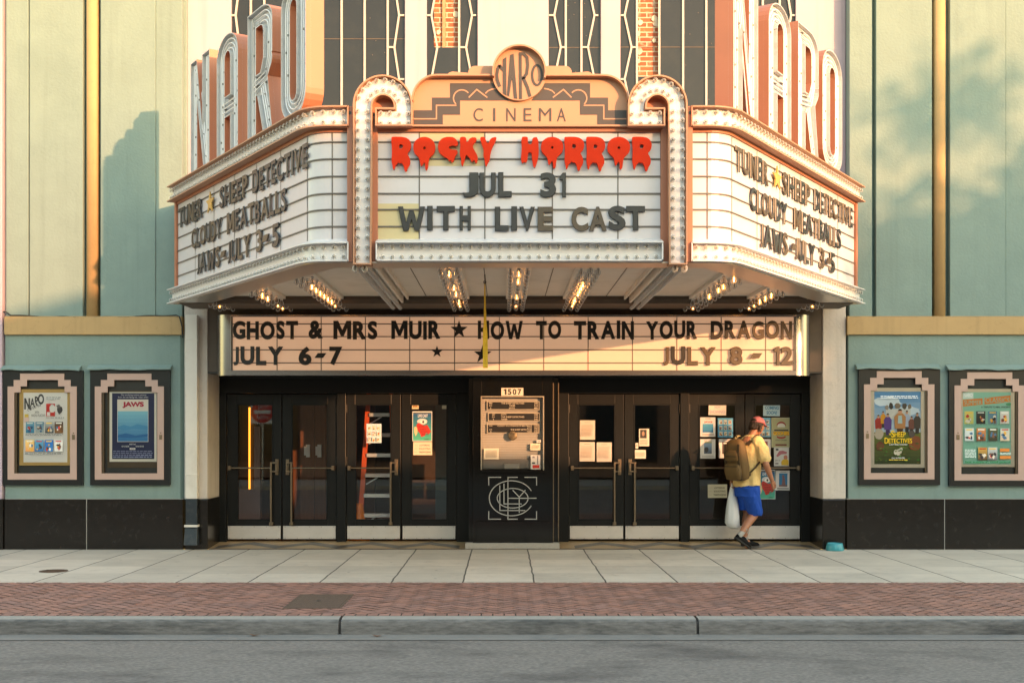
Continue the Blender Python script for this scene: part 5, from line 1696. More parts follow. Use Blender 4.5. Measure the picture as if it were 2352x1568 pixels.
cases = [
 (10.5, 851.0, 1.0, 'black display case with stepped pink trim, leftmost, holding the ochre framed programme', 1, M_goldframe, (112, 388, 560, 975), (133, 373, 578, 958), 0, 458, 25, WHT, P1, 'white cinema programme with a jagged NARO heading, in the leftmost display case'),
 (210.0, 851.0, 1.0, 'black display case with stepped pink trim, left of the white downspout', 1, None, None, (605, 862, 575, 955), 477, 458, 25, rgb(226, 220, 206), P2, 'deep blue film poster with red title lettering over a plain sea'),
 (1969.8, 845.5, 1.02, 'black display case with stepped pink trim, right of the entrance, nearest the pillar', -1, M_silver, None, None, 0, 0, 0, WHT, P3, 'countryside film poster with yellow lettering and a green field'),
 (2177.0, 848.0, 1.02, 'black display case with stepped pink trim cut by the right picture edge', -1, M_silver, None, None, 0, 0, 0, MINT, P4, 'mint green programme poster with an orange heading and rows of small pictures')]
for ci, (u, v, sc, lab, lockside, pfm, fr_, po_, dx_, vy, vx, base, its, plab) in enumerate(cases):
    k = .4201 * D / F * sc
    ox, oz = X0(u), PZ(v, 0)
    G = lambda x, y: (ox + x * k, oz - y * k)
    t = thing('display_case', lab, 'display case', (ox + 217 * k, -.03, oz - 624 * k), 'poster display cases')
    W_ = wallframe(0)
    m = MB()
    outer = [G(0, 624), G(435, 624), G(435, 0), G(0, 0)]
    hole = [G(27, 594), G(403, 594), G(403, 25), G(27, 25)]
    inn = [(63, 560), (63, 120), (97, 120), (97, 87), (132, 87), (132, 52), (302, 52), (302, 87), (337, 87), (337, 120), (367, 120), (367, 560)]
    inn_l = [G(*p) for p in inn]
    m.prism([ccw(outer), ccw(inn_l)[::-1]], W_, 0, .055)
    m.build('case_frame', M_black, t, bevel=.004)
    peach = [(27, 594), (27, 87), (60, 87), (60, 52), (95, 52), (95, 17), (335, 17), (335, 52), (370, 52), (370, 87), (403, 87), (403, 594)]
    m = MB(); m.prism([ccw([G(*p) for p in peach]), ccw(inn_l)[::-1]], W_, .055, .064); m.build('stepped_trim', M_trim, t)
    m = MB(); q = [G(-2, 626), G(437, 626), G(437, -2), G(-2, -2)]
    zz = [G(63, 560), G(367, 560), G(367, 52), G(63, 52)]
    m.prism([ccw([G(50, 575), G(380, 575), G(380, 40), G(50, 40)])], W_, .0015, .0035); m.build('backing', M_caseback, t)
    m = MB()
    a, b = G(63, 560), G(367, 52)
    side_x = a[0] + .002 if lockside > 0 else b[0] - .03
    m.box(side_x, side_x + .028, -.05, -.0036, a[1], b[1] - .12 * 0 - .17); m.build('case_side', M_casebrown, t)
    m = MB(); m.prism([ccw(inn_l)], W_, .046, .046); m.build('case_glass', M_casepane, t)
    lx_ = 386 if lockside > 0 else 45
    m = MB(); a, b = G(lx_ - 8, 376), G(lx_ + 8, 350); m.box(a[0], b[0], -.072, -.06, a[1], b[1])
    c_ = G(lx_, 340); m.box(c_[0] - .008, c_[0] + .008, -.072, -.06, c_[1] - .008, c_[1] + .008); m.build('lock', M_bronze, t, bevel=.002)
    # poster and its own small frame
    if ci == 0: pz, fz = (108, 348, 120, 500), (87, 363, 102, 517)
    elif ci == 1: pz, fz = (103, 360, 117, 497), (90, 366, 108, 530)
    elif ci == 2: pz, fz = (85 / 1.0, 334, 125, 513), (64, 364, 105, 532)
    else: pz, fz = (76, 333, 122, 508), (64, 352, 105, 522)
    a, b = G(pz[0], pz[3]), G(pz[1], pz[2])
    o = paper('poster', plab, 'poster', a[0], b[0], a[1], b[1], -.028, base, its, 'posters in the display cases')
    fa, fbb = G(fz[0], fz[3]), G(fz[1], fz[2])
    if pfm or True:
        m = MB()
        fm = pfm or M_casebrown
        e_ = .0 if pfm else .0
        m.prism([ccw([fa, (fbb[0], fa[1]), fbb, (fa[0], fbb[1])]), ccw([(a[0] - e_, a[1]), (b[0], a[1]), b, (a[0], b[1])])[::-1]], W_, .004, .036 if pfm else .012)
        m.build('poster_frame', fm, t, bevel=.003)

# ================================================================== PAPERS ON THE DOORS
YP = YD + .006
pd = lambda u: PX(u, YP)
zd = lambda v: PZ(v, YP)
def dpaper(name, label, cat, u0, u1, v0, v1, base, items, rot=0., group='papers taped to the doors'):
    return paper(name, label, cat, pd(u0), pd(u1), zd(v1), zd(v0), YP, base, items, group, rot, .002)
gr = rgb(120, 120, 118)
def grid(seed, base):
    it = []
    for r_ in range(3):
        for i in range(3):
            it += picture(.08 + .3 * i, .68 - .3 * r_, .30 + .3 * i, .90 - .3 * r_, seed + i + 3 * r_, rgb(200, 196, 170), rgb(170, 190, 200))
    return it
def noloiter():
    it = []
    for i, tx in enumerate(('LOITERING', 'SOLICITING', 'TRESPASSING')):
        y = .68 - .26 * i
        it += [('t', 'NO', .10 - .02 * i, y, .24 - .02 * i, y + .13, rgb(186, 172, 152), .0), ('t', tx, .33 - .02 * i, y, .88 + .03 * i, y + .13, rgb(70, 62, 54), .01)]
    return it
def live(dx=0):
    it = [('g', .03, .02, .97, .93, rgb(70, 170, 140), rgb(24, 76, 130)), ('r', .03, .935, .97, .965, rgb(40, 40, 44)), ('t', 'LIVE CAST', .28, .80, .78, .9, rgb(220, 226, 230), .02), ('p', blob2(.5, .66, .26, .1, 20, 3, .03), rgb(190, 196, 200)), ('p', blob2(.55, .645, .16, .06, 16, 3, .03), rgb(224, 222, 214)), ('p', blob2(.55, .645, .055, .045, 14, 3, .03), rgb(50, 60, 66)),
          ('p', [(.2, .55), (.32, .62), (.6, .52), (.75, .55), (.95, .32), (.85, .24), (.7, .28), (.62, .17), (.45, .14), (.38, .26), (.28, .34)], rgb(176, 44, 34))]
    for i in range(4): it.append(('t', ('ROCKY', 'HORROR', 'PICTURE', 'SHOW')[i], .32 + .05 * i, .46 - .085 * i, .66 + .06 * i, .51 - .085 * i, rgb(120, 24, 20), .03))
    it += [('p', blob2(.17, .35, .1, .16, 12, 8, .25), rgb(206, 186, 140)), ('t', 'NARO', .62, .045, .86, .08, rgb(30, 50, 48), .02)]
    return it
def shop(x0, y0, x1, y1, tx, col): return ('t', tx, x0, y0, x1, y1, col, .01)
q8 = lambda x: 780.9 + .228 * x
r8 = lambda y: 903.2 + .228 * y
dpaper('programme_sheet', 'pale blue sheet of small pictures taped over the ladder on the third door', 'poster', q8(268), q8(418), r8(305), r8(498), rgb(186, 206, 218), grid(100, 0))
dpaper('poster', 'blue live cast poster with an eye on the fourth door', 'poster', q8(730), q8(928), r8(180), r8(480), rgb(210, 214, 214), live())
dpaper('notice', 'cream notice against loitering on the fourth door, under the live cast poster', 'notice', q8(738), q8(928), r8(488), r8(620), rgb(206, 196, 172), noloiter())
dpaper('sticker', 'small tan sticker in the upper left corner of the fourth door pane', 'sticker', q8(722), q8(793), r8(102), r8(158), rgb(198, 182, 146), [('r', .15, .35, .85, .65, rgb(150, 110, 60))])
dpaper('sticker', 'small plain sticker in the upper right corner of the fourth door pane', 'sticker', q8(1028), q8(1080), r8(102), r8(156), rgb(206, 194, 168), [])
c6 = lambda x: 1034.9 + .432 * x
d6 = lambda y: 602 + .432 * y
for lab, b_, sd in (('white typed page on the fifth door, the single one on top', (688, 768, 840, 943), 1), ('white typed page on the fifth door, lower left of the three', (686, 767, 955, 1058), 2), ('white typed page on the fifth door, lower right of the three', (777, 857, 957, 1060), 3)):
    dpaper('typed_page', lab, 'notice', c6(b_[0]), c6(b_[1]), d6(b_[2]), d6(b_[3]), rgb(186, 180, 170), [('r', .3, .88, .7, .9, gr)] + lines(.12, .85, .2, .8, 9, rgb(168, 160, 150), sd))
dpaper('notice', 'white notice with a dark portrait photograph on the sixth door', 'notice', c6(1002), c6(1056), d6(885), d6(977), rgb(204, 196, 182), [('r', .1, .45, .75, .95, rgb(46, 42, 40)), ('p', blob2(.42, .72, .14, .14, 12, 3), rgb(150, 120, 100))] + lines(.1, .85, .1, .4, 4, rgb(160, 150, 140), 5))
dpaper('notice', 'small white card low on the left of the sixth door pane', 'notice', c6(975), c6(1038), d6(997), d6(1043), rgb(206, 198, 184), lines(.1, .9, .25, .75, 3, rgb(160, 152, 142), 8))
dpaper('sticker', 'tiny white cut out sticker beside the portrait notice on the sixth door', 'sticker', c6(983), c6(998), d6(960), d6(990), rgb(200, 194, 184), [('r', .2, .4, .7, .7, rgb(150, 146, 140))])
e6 = lambda x: 1590 + .1622 * x
f6 = lambda y: 912.6 + .1622 * y
lav = rgb(160, 150, 168)
dpaper('notice', 'cream sheet with outlined now showing lettering, top of the seventh door', 'notice', e6(232), e6(480), f6(92), f6(250), rgb(206, 196, 186), [('t', 'NOW', .33, .58, .68, .86, lav, .02), ('t', 'SHOWING!', .06, .16, .94, .44, lav, .02)], .02)
dpaper('poster', 'small white poster with a red title over a blue square on the seventh door', 'poster', e6(113), e6(328), f6(280), f6(553), rgb(216, 210, 204), [('t', 'JAWS', .25, .70, .8, .80, rgb(190, 60, 50), .05), ('g', .15, .22, .85, .66, rgb(30, 110, 160), rgb(80, 165, 195)), ('p', [(.15, .40), (.4, .43), (.6, .39), (.85, .42), (.85, .35), (.5, .33), (.15, .36)], rgb(64, 140, 180)), ('r', .32, .92, .68, .95, gr)] + lines(.12, .88, .06, .15, 2, rgb(170, 140, 130), 3))
dpaper('programme_sheet', 'bright blue sheet of small pictures on the seventh door', 'poster', e6(362), e6(577), f6(290), f6(563), rgb(96, 168, 208), grid(130, 0))
dpaper('poster', 'white poster with a grey blue portrait square on the seventh door, lower left', 'poster', e6(113), e6(328), f6(588), f6(862), rgb(214, 208, 202), [('g', .25, .25, .76, .80, rgb(70, 78, 92), rgb(130, 156, 184)), ('p', blob2(.4, .45, .14, .14, 12, 5, .15), rgb(56, 52, 54)), ('r', .28, .80, .76, .86, rgb(150, 150, 90)), ('t', 'THE SHEEP', .24, .89, .78, .95, rgb(90, 86, 82), .01)] + lines(.12, .9, .06, .16, 2, rgb(170, 165, 160), 4))
dpaper('poster', 'white poster with a dark brown panel on the seventh door, behind the backpack', 'poster', e6(377), e6(592), f6(587), f6(858), rgb(212, 206, 200), [('r', .22, .22, .77, .86, rgb(66, 56, 52)), ('r', .30, .75, .70, .81, rgb(220, 214, 206)), ('r', .25, .92, .75, .95, rgb(170, 130, 120))])
dpaper('notice', 'cream notice against loitering low on the seventh door, left of the man', 'notice', e6(220), e6(493), f6(1228), f6(1418), rgb(202, 196, 170), noloiter(), -.01)
blu = rgb(64, 130, 172)
dpaper('notice', 'pale blue sheet with coming soon lettering, top of the eighth door', 'notice', e6(1005), e6(1242), f6(97), f6(262), rgb(176, 202, 214), [('t', 'COMING', .1, .56, .92, .86, blu, .03), ('t', 'SOON!', .2, .14, .82, .44, blu, .03)], .02)
dpaper('programme_sheet', 'pale blue sheet of small pictures on the eighth door, behind the cap', 'poster', e6(895), e6(1110), f6(285), f6(560), rgb(120, 178, 208), grid(160, 0) + [('t', '23', .55, .06, .74, .2, rgb(60, 70, 80), .03)])
dpaper('poster', 'white poster with a dull red panel on the eighth door, beside the man\'s shoulder', 'poster', e6(897), e6(1110), f6(588), f6(862), rgb(208, 202, 198), [('r', .3, .22, .80, .88, rgb(140, 74, 76)), ('r', .4, .5, .7, .7, rgb(110, 60, 66))])
dpaper('poster', 'khaki poster with yellow block lettering and red arcs on the eighth door', 'poster', e6(1122), e6(1397), f6(285), f6(705), rgb(210, 206, 180), [('r', .02, .015, .98, .985, rgb(166, 162, 120)), ('p', arc(.5, .73, .24, .14, 0, 180, 12) + arc(.5, .73, .2, .06, 180, 0, 12), rgb(150, 40, 32)), ('p', arc(.5, .74, .19, .07, 0, 180, 12) + [(.31, .68), (.69, .68)], rgb(214, 210, 196)), ('p', arc(.5, .37, .24, .08, 180, 360, 12) + arc(.5, .38, .18, .03, 360, 180, 12), rgb(160, 44, 36)), ('r', .14, .56, .86, .60, rgb(40, 36, 30)), ('t', 'GOONIES', .08, .40, .92, .55, rgb(60, 40, 16), .12), ('t', 'GOONIES', .09, .41, .91, .54, rgb(226, 172, 24), .07), ('t', 'NARO CINEMA', .2, .225, .8, .265, rgb(96, 92, 66), .01), ('r', .2, .06, .78, .11, rgb(110, 40, 30))])
dpaper('poster', 'white poster with pink script and a yellow figure on the eighth door', 'poster', e6(1157), e6(1368), f6(708), f6(970), rgb(206, 204, 198), [('p', [(.15, .55), (.35, .82), (.6, .84), (.88, .76), (.84, .66), (.5, .64), (.25, .5)], rgb(176, 104, 112)), ('p', blob2(.78, .47, .13, .13, 14, 3, .08), rgb(190, 120, 96)), ('p', [(.5, .05), (.98, .03), (.98, .32), (.85, .38), (.6, .36), (.48, .24)], rgb(212, 172, 40)), ('r', .12, .84, .3, .95, rgb(80, 80, 84)), ('t', 'JUN 13', .06, .25, .4, .34, rgb(60, 60, 62), .02), ('r', .08, .1, .3, .18, gr)])
dpaper('poster', 'blue live cast poster with an eye on the eighth door, behind the man\'s hand', 'poster', e6(925), e6(1177), f6(1020), f6(1437), rgb(200, 206, 204), live())
dpaper('poster', 'white poster with a blue panel low on the right of the eighth door', 'poster', e6(1183), e6(1388), f6(1032), f6(1310), rgb(204, 200, 196), [('r', .22, .18, .80, .86, rgb(40, 112, 154)), ('p', [(.40, .18), (.46, .6), (.42, .75), (.55, .78), (.62, .6), (.68, .18)], rgb(120, 84, 84)), ('r', .22, .18, .80, .27, rgb(110, 84, 82)), ('r', .1, .05, .9, .12, rgb(130, 128, 126)), ('r', .3, .91, .7, .94, gr)], .02)
yb = YB + .006
bpaper = lambda name, label, x0, x1, y0, y1, base, its: paper(name, label, 'notice', C5(x0), C5(x1), K5(y1), K5(y0), yb, base, its, 'papers on the ticket window', 0., .002)
bpaper('price_list', 'white price list at the lower left of the ticket window', 145, 395, 1118, 1298, rgb(200, 194, 174), lines(.12, .88, .15, .85, 7, rgb(150, 146, 134), 3))
bpaper('notice', 'small cream card at the right edge of the ticket window', 920, 1085, 1035, 1150, rgb(196, 190, 166), lines(.12, .88, .3, .75, 3, rgb(140, 136, 122), 4))
bpaper('notice', 'white leaflet with a red block at the lower right of the ticket window', 925, 1085, 1228, 1465, rgb(206, 200, 194), [('r', .2, .08, .9, .3, rgb(206, 44, 26)), ('r', .12, .38, .46, .5, rgb(60, 64, 62)), ('r', .68, .35, .78, .97, rgb(110, 106, 112)), ('p', blob2(.3, .85, .14, .07, 9, 3, .3), rgb(130, 126, 130))])
bpaper('sticker', 'tiny white sticker at the right edge of the ticket window', 1025, 1095, 975, 1020, rgb(206, 202, 196), [('r', .2, .3, .8, .6, gr)])

# ================================================================== STREET ITEMS
t = thing('downspout', 'white square downspout with a dark foot beside the left pillar', 'downspout', (X0(441), -.05, .05))
xa, xb = PX(428, -.06), PX(455, -.06)
m = MB(); m.box(xa, xb, -.11, -.014, .70, 3.21)
for z in (2.86, 1.02): m.box(xa - .006, xb + .006, -.115, -.014, z, z + .02)
m.build('pipe', M_dspipe, t, bevel=.008)
m = MB(); m.box(xa + .004, xb - .004, -.105, -.032, .16, .70)
m.add([(xa - .004, -.12, .30), (xb + .004, -.12, .30), (xb + .004, -.032, .30), (xa - .004, -.032, .30), (xa - .012, -.16, .07), (xb + .012, -.16, .07), (xb + .012, -.032, .07), (xa - .012, -.032, .07)], [(0, 1, 2, 3), (0, 4, 5, 1), (1, 5, 6, 2), (3, 7, 4, 0), (4, 7, 6, 5)])
m.build('spout_foot', M_dkpipe, t, bevel=.006)
m = MB(); m.box(xa - .01, xb + .01, -.135, -.03, .315, .345); m.build('pipe_clamp', M_dspipe, t)
m = MB(); n = 40
pts = [(X0(6 + 400 * i / n), -.02, 3.21 + .012 * math.sin(i * .33) ** 2 - .03 * math.sin(i * math.pi / n) + (.05 if i < 2 else 0)) for i in range(n + 1)] + [(X0(415), -.06, 3.19), (X0(421), -.06, 3.05), (X0(422), -.06, 2.9)]
m.tube(pts, .009, 6)
tag(m.build('cable', M_wire, None, (X0(200), -.02, 3.2)), 'black cable sagging along the top of the left ochre band', 'cable')
# yellow strap hanging from the soffit
Ysx = -3.04
t = thing('hanging_strap', 'yellow strap hanging from the canopy soffit in front of the entrance sign', 'strap', (PX(1115, Ysx), Ysx, PZ(845, Ysx)))
m = MB()
n = 24
L_, R__ = [], []
for i in range(n + 1):
    f_ = i / n
    z = PZ(650 + 195 * f_, Ysx); x = PX(1113.5 + 1.5 * f_, Ysx)
    wd = .006 + .022 * min(1, f_ * 1.6)
    a = .5 * math.sin(f_ * 5) + .3
    for S_, sg in ((L_, -1), (R__, 1)): S_.append((x + sg * wd * math.cos(a), Ysx + sg * wd * math.sin(a), z))
th = .006
for i in range(n):
    for dy in (0, th): m.quad((L_[i][0], L_[i][1] + dy, L_[i][2]), (R__[i][0], R__[i][1] + dy, R__[i][2]), (R__[i + 1][0], R__[i + 1][1] + dy, R__[i + 1][2]), (L_[i + 1][0], L_[i + 1][1] + dy, L_[i + 1][2]))
    for S_ in (L_, R__): m.quad(S_[i], (S_[i][0], S_[i][1] + th, S_[i][2]), (S_[i + 1][0], S_[i + 1][1] + th, S_[i + 1][2]), S_[i + 1])
m.build('webbing', M_strap, t)
m = MB(); x = PX(1113.5, Ysx); m.tube([(x, Ysx, 3.37), (x + .004, Ysx, PZ(645, Ysx)), (x, Ysx, PZ(652, Ysx))], .007, 6)
m.tube([(x + .015 * math.cos(R(a)), Ysx, PZ(648, Ysx) + .015 * math.sin(R(a))) for a in range(0, 360, 40)], .004, 5, closed=True); m.build('hook', M_brownb, t)
# covers in the pavement
m = MB(); cx, cy = PX(123, -2.62), -2.62
M_ = Matrix.Translation((cx, cy, .0))
m.lathe([(0, .004), (.15, .004), (.16, .006), (.163, -.02)], M_, 28)
for i in range(-3, 4): m.box(cx - .12, cx + .12, cy + i * .035 - .004, cy + i * .035 + .004, .004, .008)
tag(m.build('meter_cover', M_iron, None, (cx, cy, 0)), 'small round iron cover set in the concrete pavement at left', 'manhole cover')
t = thing('access_cover', 'square dark metal access cover set in the red brick paving', 'access cover', (-1.745, -5.12, .004))
m = MB(); m.box(-1.985, -1.505, -5.57, -4.67, -.02, .0075); m.build('cover_plate', M_iron, t, bevel=.003)
m = MB(); m.box(-1.775, -1.735, -5.135, -5.105, .0075, .0095); m.build('lifting_hole', M_wire, t)
m = MB()
for a in ((-2.01, -1.987, -5.6, -4.64), (-1.503, -1.48, -5.6, -4.64), (-1.987, -1.503, -5.6, -5.575), (-1.987, -1.503, -4.665, -4.64)): m.box(*a, -.02, .006)
m.build('cover_rim', M_iron, t)
# water bowl by the right pillar
cx, cy = PX(1916, -.13), -.16
M_ = Matrix.Translation((cx, cy, 0))
m = MB(); m.lathe([(.118, .0), (.122, .012), (.112, .06), (.104, .098), (.100, .102), (.094, .098), (.088, .05), (.06, .03), (0, .028)], M_, 28)
t = thing('water_bowl', 'turquoise plastic pet bowl on the pavement by the right pillar', 'bowl', (cx, cy, 0))
m.build('bowl_body', M_bowl, t)
m = MB(); m.lathe([(.0, .07), (.090, .07)], M_, 24); m.build('water', glassmat('bowl water', (.7, .85, .88), .03), t)

for lx_, lz_, lab in ((PX(586, -6.25), -6.27, 'small dry brown leaf in the gutter, left of the first kerb joint'), (PX(868, -6.25), -6.30, 'small dry red leaf in the gutter, between the two kerb joints')):
    m = MB()
    pts = [(lx_ + .045 * math.cos(R(a)), lz_ + .022 * math.sin(R(a)), -.126 + .012 * abs(math.cos(R(a)))) for a in range(0, 360, 30)]
    m.add(pts + [(lx_, lz_, -.122)], [(i, (i + 1) % 12, 12) for i in range(12)])
    tag(m.build('fallen_leaf', pbr('dry leaf', (.16, .07, .03), .8, var=.3), None, (lx_, lz_, -.13)), lab, 'leaf', 'dry leaves in the gutter')

# ================================================================== THE MAN
PXo, PYo = 3.38, .13
def Wp(x, y, z): return Vector((PXo + x, PYo + y, z))
M_skin = pbr('skin', (.36, .155, .085), .5, var=.06, scale=30)
M_shirt = pbr('cream shirt', (.74, .53, .22), .85, var=.07, scale=7, bump=1., bscale=13, bdet=3, stretch=(1.6, 1.6, .45))
M_shorts = pbr('blue shorts', (.004, .062, .40), .8, var=.12, scale=6, bump=1., bscale=13, bdet=3, stretch=(1.5, 1.5, .6))
M_hair = pbr('dark hair', (.035, .02, .012), .6, var=.5, scale=60, bump=.6, bscale=120)
M_cap = pbr('pink cap', (.58, .17, .165), .8, var=.1, scale=12)
M_sock = pbr('grey sock', (.33, .32, .30), .9, var=.1, scale=20, bump=.2, bscale=120)
M_shoe = pbr('black shoe', (.006, .006, .007), .7, var=.2, spec=.15)
M_sole = pbr('dark sole', (.014, .014, .014), .7)
M_pack = pbr('olive brown pack', (.125, .072, .022), .8, var=.16, scale=9, bump=.3, bscale=30)
M_pack2 = pbr('dark brown webbing', (.05, .032, .013), .85, var=.15)
M_bag = pbr('white plastic film', (.62, .64, .66), .35, var=.05, bump=.5, bscale=14, bdet=2, stretch=(2.5, 2.5, .6))
man = thing('person', 'person in a pink cap, cream shirt and blue shorts walking past the eighth door', 'person', (PXo, PYo, 0))
def caps(mb, pts, rad, seg=12):
    """tapered limb with rounded ends"""
    pts = [Vector(p) for p in pts]
    P, Q = [], []
    d0 = (pts[0] - pts[1]).normalized(); d1 = (pts[-1] - pts[-2]).normalized()
    for a in (80, 50, 25): P.append(pts[0] + d0 * rad[0] * math.sin(R(a))); Q.append(rad[0] * math.cos(R(a)))
    P += pts; Q += list(rad)
    for a in (25, 50, 80): P.append(pts[-1] + d1 * rad[-1] * math.sin(R(a))); Q.append(rad[-1] * math.cos(R(a)))
    mb.tube(P, Q, seg)
def ell(mb, c, rx, ry, rz, rot=None, mat=0, seg=16, z0=-90, z1=90):
    M = Matrix.Translation(c) @ (rot.to_4x4() if rot is not None else Matrix.Identity(4)) @ Matrix.Diagonal((rx, ry, rz, 1))
    n = 10
    mb.lathe([(max(math.cos(R(z0 + (z1 - z0) * i / n)), .001), math.sin(R(z0 + (z1 - z0) * i / n))) for i in range(n + 1)], M, seg, mat)
def remesh(o, v, smooth=4):
    r = o.modifiers.new('remesh', 'REMESH'); r.mode = 'VOXEL'; r.voxel_size = v; r.use_smooth_shade = True
    s = o.modifiers.new('smooth', 'SMOOTH'); s.factor = .5; s.iterations = smooth
    return o
hipR, hipL = Wp(.03, -.09, .90), Wp(-.04, .10, .90)
kneeR, ankR = Wp(.095, .05, .455), Wp(-.135, -.15, .205)
kneeL, ankL = Wp(.03, .19, .48), Wp(-.015, .15, .10)
shR, shL = Wp(.14, -.125, 1.47), Wp(-.115, .135, 1.48)
elR, wrR = Wp(.205, -.215, 1.165), Wp(.305, -.125, .945)
elL, wrL = Wp(-.165, .235, 1.19), Wp(-.195, .13, .955)
hd = Wp(.148, .065, 1.705)
face = Vector((.72, .52, -.42)).normalized()
m = MB()
rotf = face.to_track_quat('Y', 'Z').to_matrix()
ell(m, hd, .078, .098, .108, rotf)
ell(m, hd + rotf @ Vector((0, .035, -.055)), .058, .065, .07, rotf)          # jaw
ell(m, hd + rotf @ Vector((0, .105, -.012)), .014, .02, .026, rotf)           # nose
for s in (-1, 1):
    ell(m, hd + rotf @ Vector((s * .080, .0, -.012)), .012, .022, .032, rotf)  # ears
    ell(m, hd + rotf @ Vector((s * .032, .086, .006)), .015, .012, .010, rotf)
ell(m, hd + rotf @ Vector((0, .092, -.062)), .024, .012, .012, rotf)
caps(m, [Wp(.025, .0, 1.50), Wp(.07, .025, 1.585), Wp(.12, .05, 1.65)], [.062, .056, .054])
caps(m, [Wp(0, 0, .95), Wp(0, 0, 1.2), Wp(.02, .005, 1.44)], [.095, .118, .13])
caps(m, [shR, elR], [.058, .045]); caps(m, [elR, elR.lerp(wrR, .3), wrR], [.044, .043, .029])
caps(m, [shL, elL], [.056, .044]); caps(m, [elL, wrL], [.043, .028])
caps(m, [hipR, kneeR], [.074, .060]); caps(m, [kneeR, kneeR.lerp(ankR, .35) + Vector((-.015, -.01, .0)), ankR], [.060, .060, .037])
caps(m, [hipL, kneeL], [.074, .058]); caps(m, [kneeL, kneeL.lerp(ankL, .3) + Vector((-.012, -.01, 0)), ankL], [.056, .056, .037])
# hands: palm, four bent fingers, thumb
def hand(wr, palm_dir, side_dir, curl_dir, bend=.7):
    pd_, sd, cd = palm_dir.normalized(), side_dir.normalized(), curl_dir.normalized()
    caps(m, [wr, wr + pd_ * .04], [.027, .03]); caps(m, [wr + pd_ * .03 + sd * .018, wr + pd_ * .085 + sd * .026], [.020, .017]); caps(m, [wr + pd_ * .03 - sd * .018, wr + pd_ * .082 - sd * .026], [.020, .016])
    for i, (o_, ln) in enumerate(((.032, .07), (.011, .08), (-.011, .075), (-.031, .06))):
        a = wr + pd_ * .085 + sd * o_
        k1 = a + (pd_ * .9 + cd * .35 * bend).normalized() * ln * .45
        k2 = k1 + (pd_ * .55 + cd * bend).normalized() * ln * .33
        k3 = k2 + (pd_ * .15 + cd * bend * 1.2).normalized() * ln * .27
        caps(m, [a, k1, k2, k3], [.0095, .009, .0085, .007], 8)
    a = wr + pd_ * .03 + sd * .03
    caps(m, [a, a + (pd_ * .6 + sd * .5 + cd * .3).normalized() * .045, a + (pd_ * .75 + sd * .35 + cd * .55).normalized() * .08], [.0135, .011, .009], 8)
    return wr + pd_ * .12 + sd * .02 + cd * .02
hR = hand(wrR, Vector((.36, .22, -.9)), Vector((.75, .55, .35)), Vector((-.35, .7, -.2)), .8)
hL = hand(wrL, Vector((-.1, -.1, -1)), Vector((.6, .7, 0)), Vector((.7, -.6, 0)), 1.4)
for f_ in ((ankR, Wp(-.03, -.10, .03)), (ankL, Wp(.10, .185, .045))): caps(m, [f_[0], f_[1]], [.036, .03])
remesh(m.build('body', M_skin, man), .0055, 3)
# hair under the cap
m = MB()
ell(m, hd + rotf @ Vector((0, -.018, .0)), .088, .097, .095, rotf)
ell(m, hd + rotf @ Vector((0, -.055, -.045)), .074, .05, .055, rotf)
for i in range(60):
    rr = random.Random(i)
    a = R(rr.uniform(-200, 20)); zz = rr.uniform(-.085, .0)
    c = hd + rotf @ Vector((.083 * math.cos(a), -.018 + .095 * math.sin(a), zz))
    ell(m, c, .014, .014, .022, rotf, 0, 6)
m.build('hair', M_hair, man)
# cap with its back opening, strap and peak
m = MB()
cr = rotf @ Matrix.Rotation(R(14), 3, 'X').to_3x3()
cc_ = hd + rotf @ Vector((0, -.010, .022))
ell(m, cc_, .097, .112, .098, cr, 0, 24, 4, 90)
ell(m, cc_ + cr @ Vector((0, 0, .098)), .010, .010, .007, cr, 0, 8)
M_ = Matrix.Translation(cc_) @ cr.to_4x4()
m.lathe([(.001, .004), (.094, .004)], Matrix.Translation(cc_) @ cr.to_4x4(), 20)
for k in range(6):
    a0 = R(60 * k)
    m.tube([M_ @ Vector((.0985 * math.cos(a0) * math.cos(R(t)), .1135 * math.sin(a0) * math.cos(R(t)), .099 * math.sin(R(t)))) for t in range(6, 88, 9)], .0016, 5)
cp_ = m.build('cap', M_cap, man)
m = MB()
pr = []
for i in range(13):
    a = R(25 + 130 * i / 12)
    pr.append(((.088 * math.cos(a), .10 * math.sin(a), .012), (.096 * math.cos(a), .105 * math.sin(a) + .072 * math.sin(R(180 * i / 12)) ** .7, -.006)))
for i in range(12):
    (a, b), (c, d_) = pr[i], pr[i + 1]
    q = [M_ @ Vector(p) for p in (a, b, d_, c)]
    m.add(q, [(0, 1, 2, 3)]); m.add([p + Vector((0, 0, -.004)) for p in q], [(3, 2, 1, 0)])
m.build('brim', M_cap, cp_)
m = MB()
hp = [M_ @ Vector((.099 * math.sin(R(t)) * .62, -.1135 * math.cos(R(t) * .62), .012 + .045 * math.cos(R(t)))) for t in range(-80, 81, 16)]
for i in range(len(hp) - 1):
    b0, b1 = M_ @ Vector((.099 * math.sin(R(-80 + 16 * i)) * .62, -.1145 * math.cos(R(-80 + 16 * i) * .62), .012)), M_ @ Vector((.099 * math.sin(R(-64 + 16 * i)) * .62, -.1145 * math.cos(R(-64 + 16 * i) * .62), .012))
    m.add([b0, b1, hp[i + 1], hp[i]], [(0, 1, 2, 3)])
m.build('back_opening', M_hair, cp_)
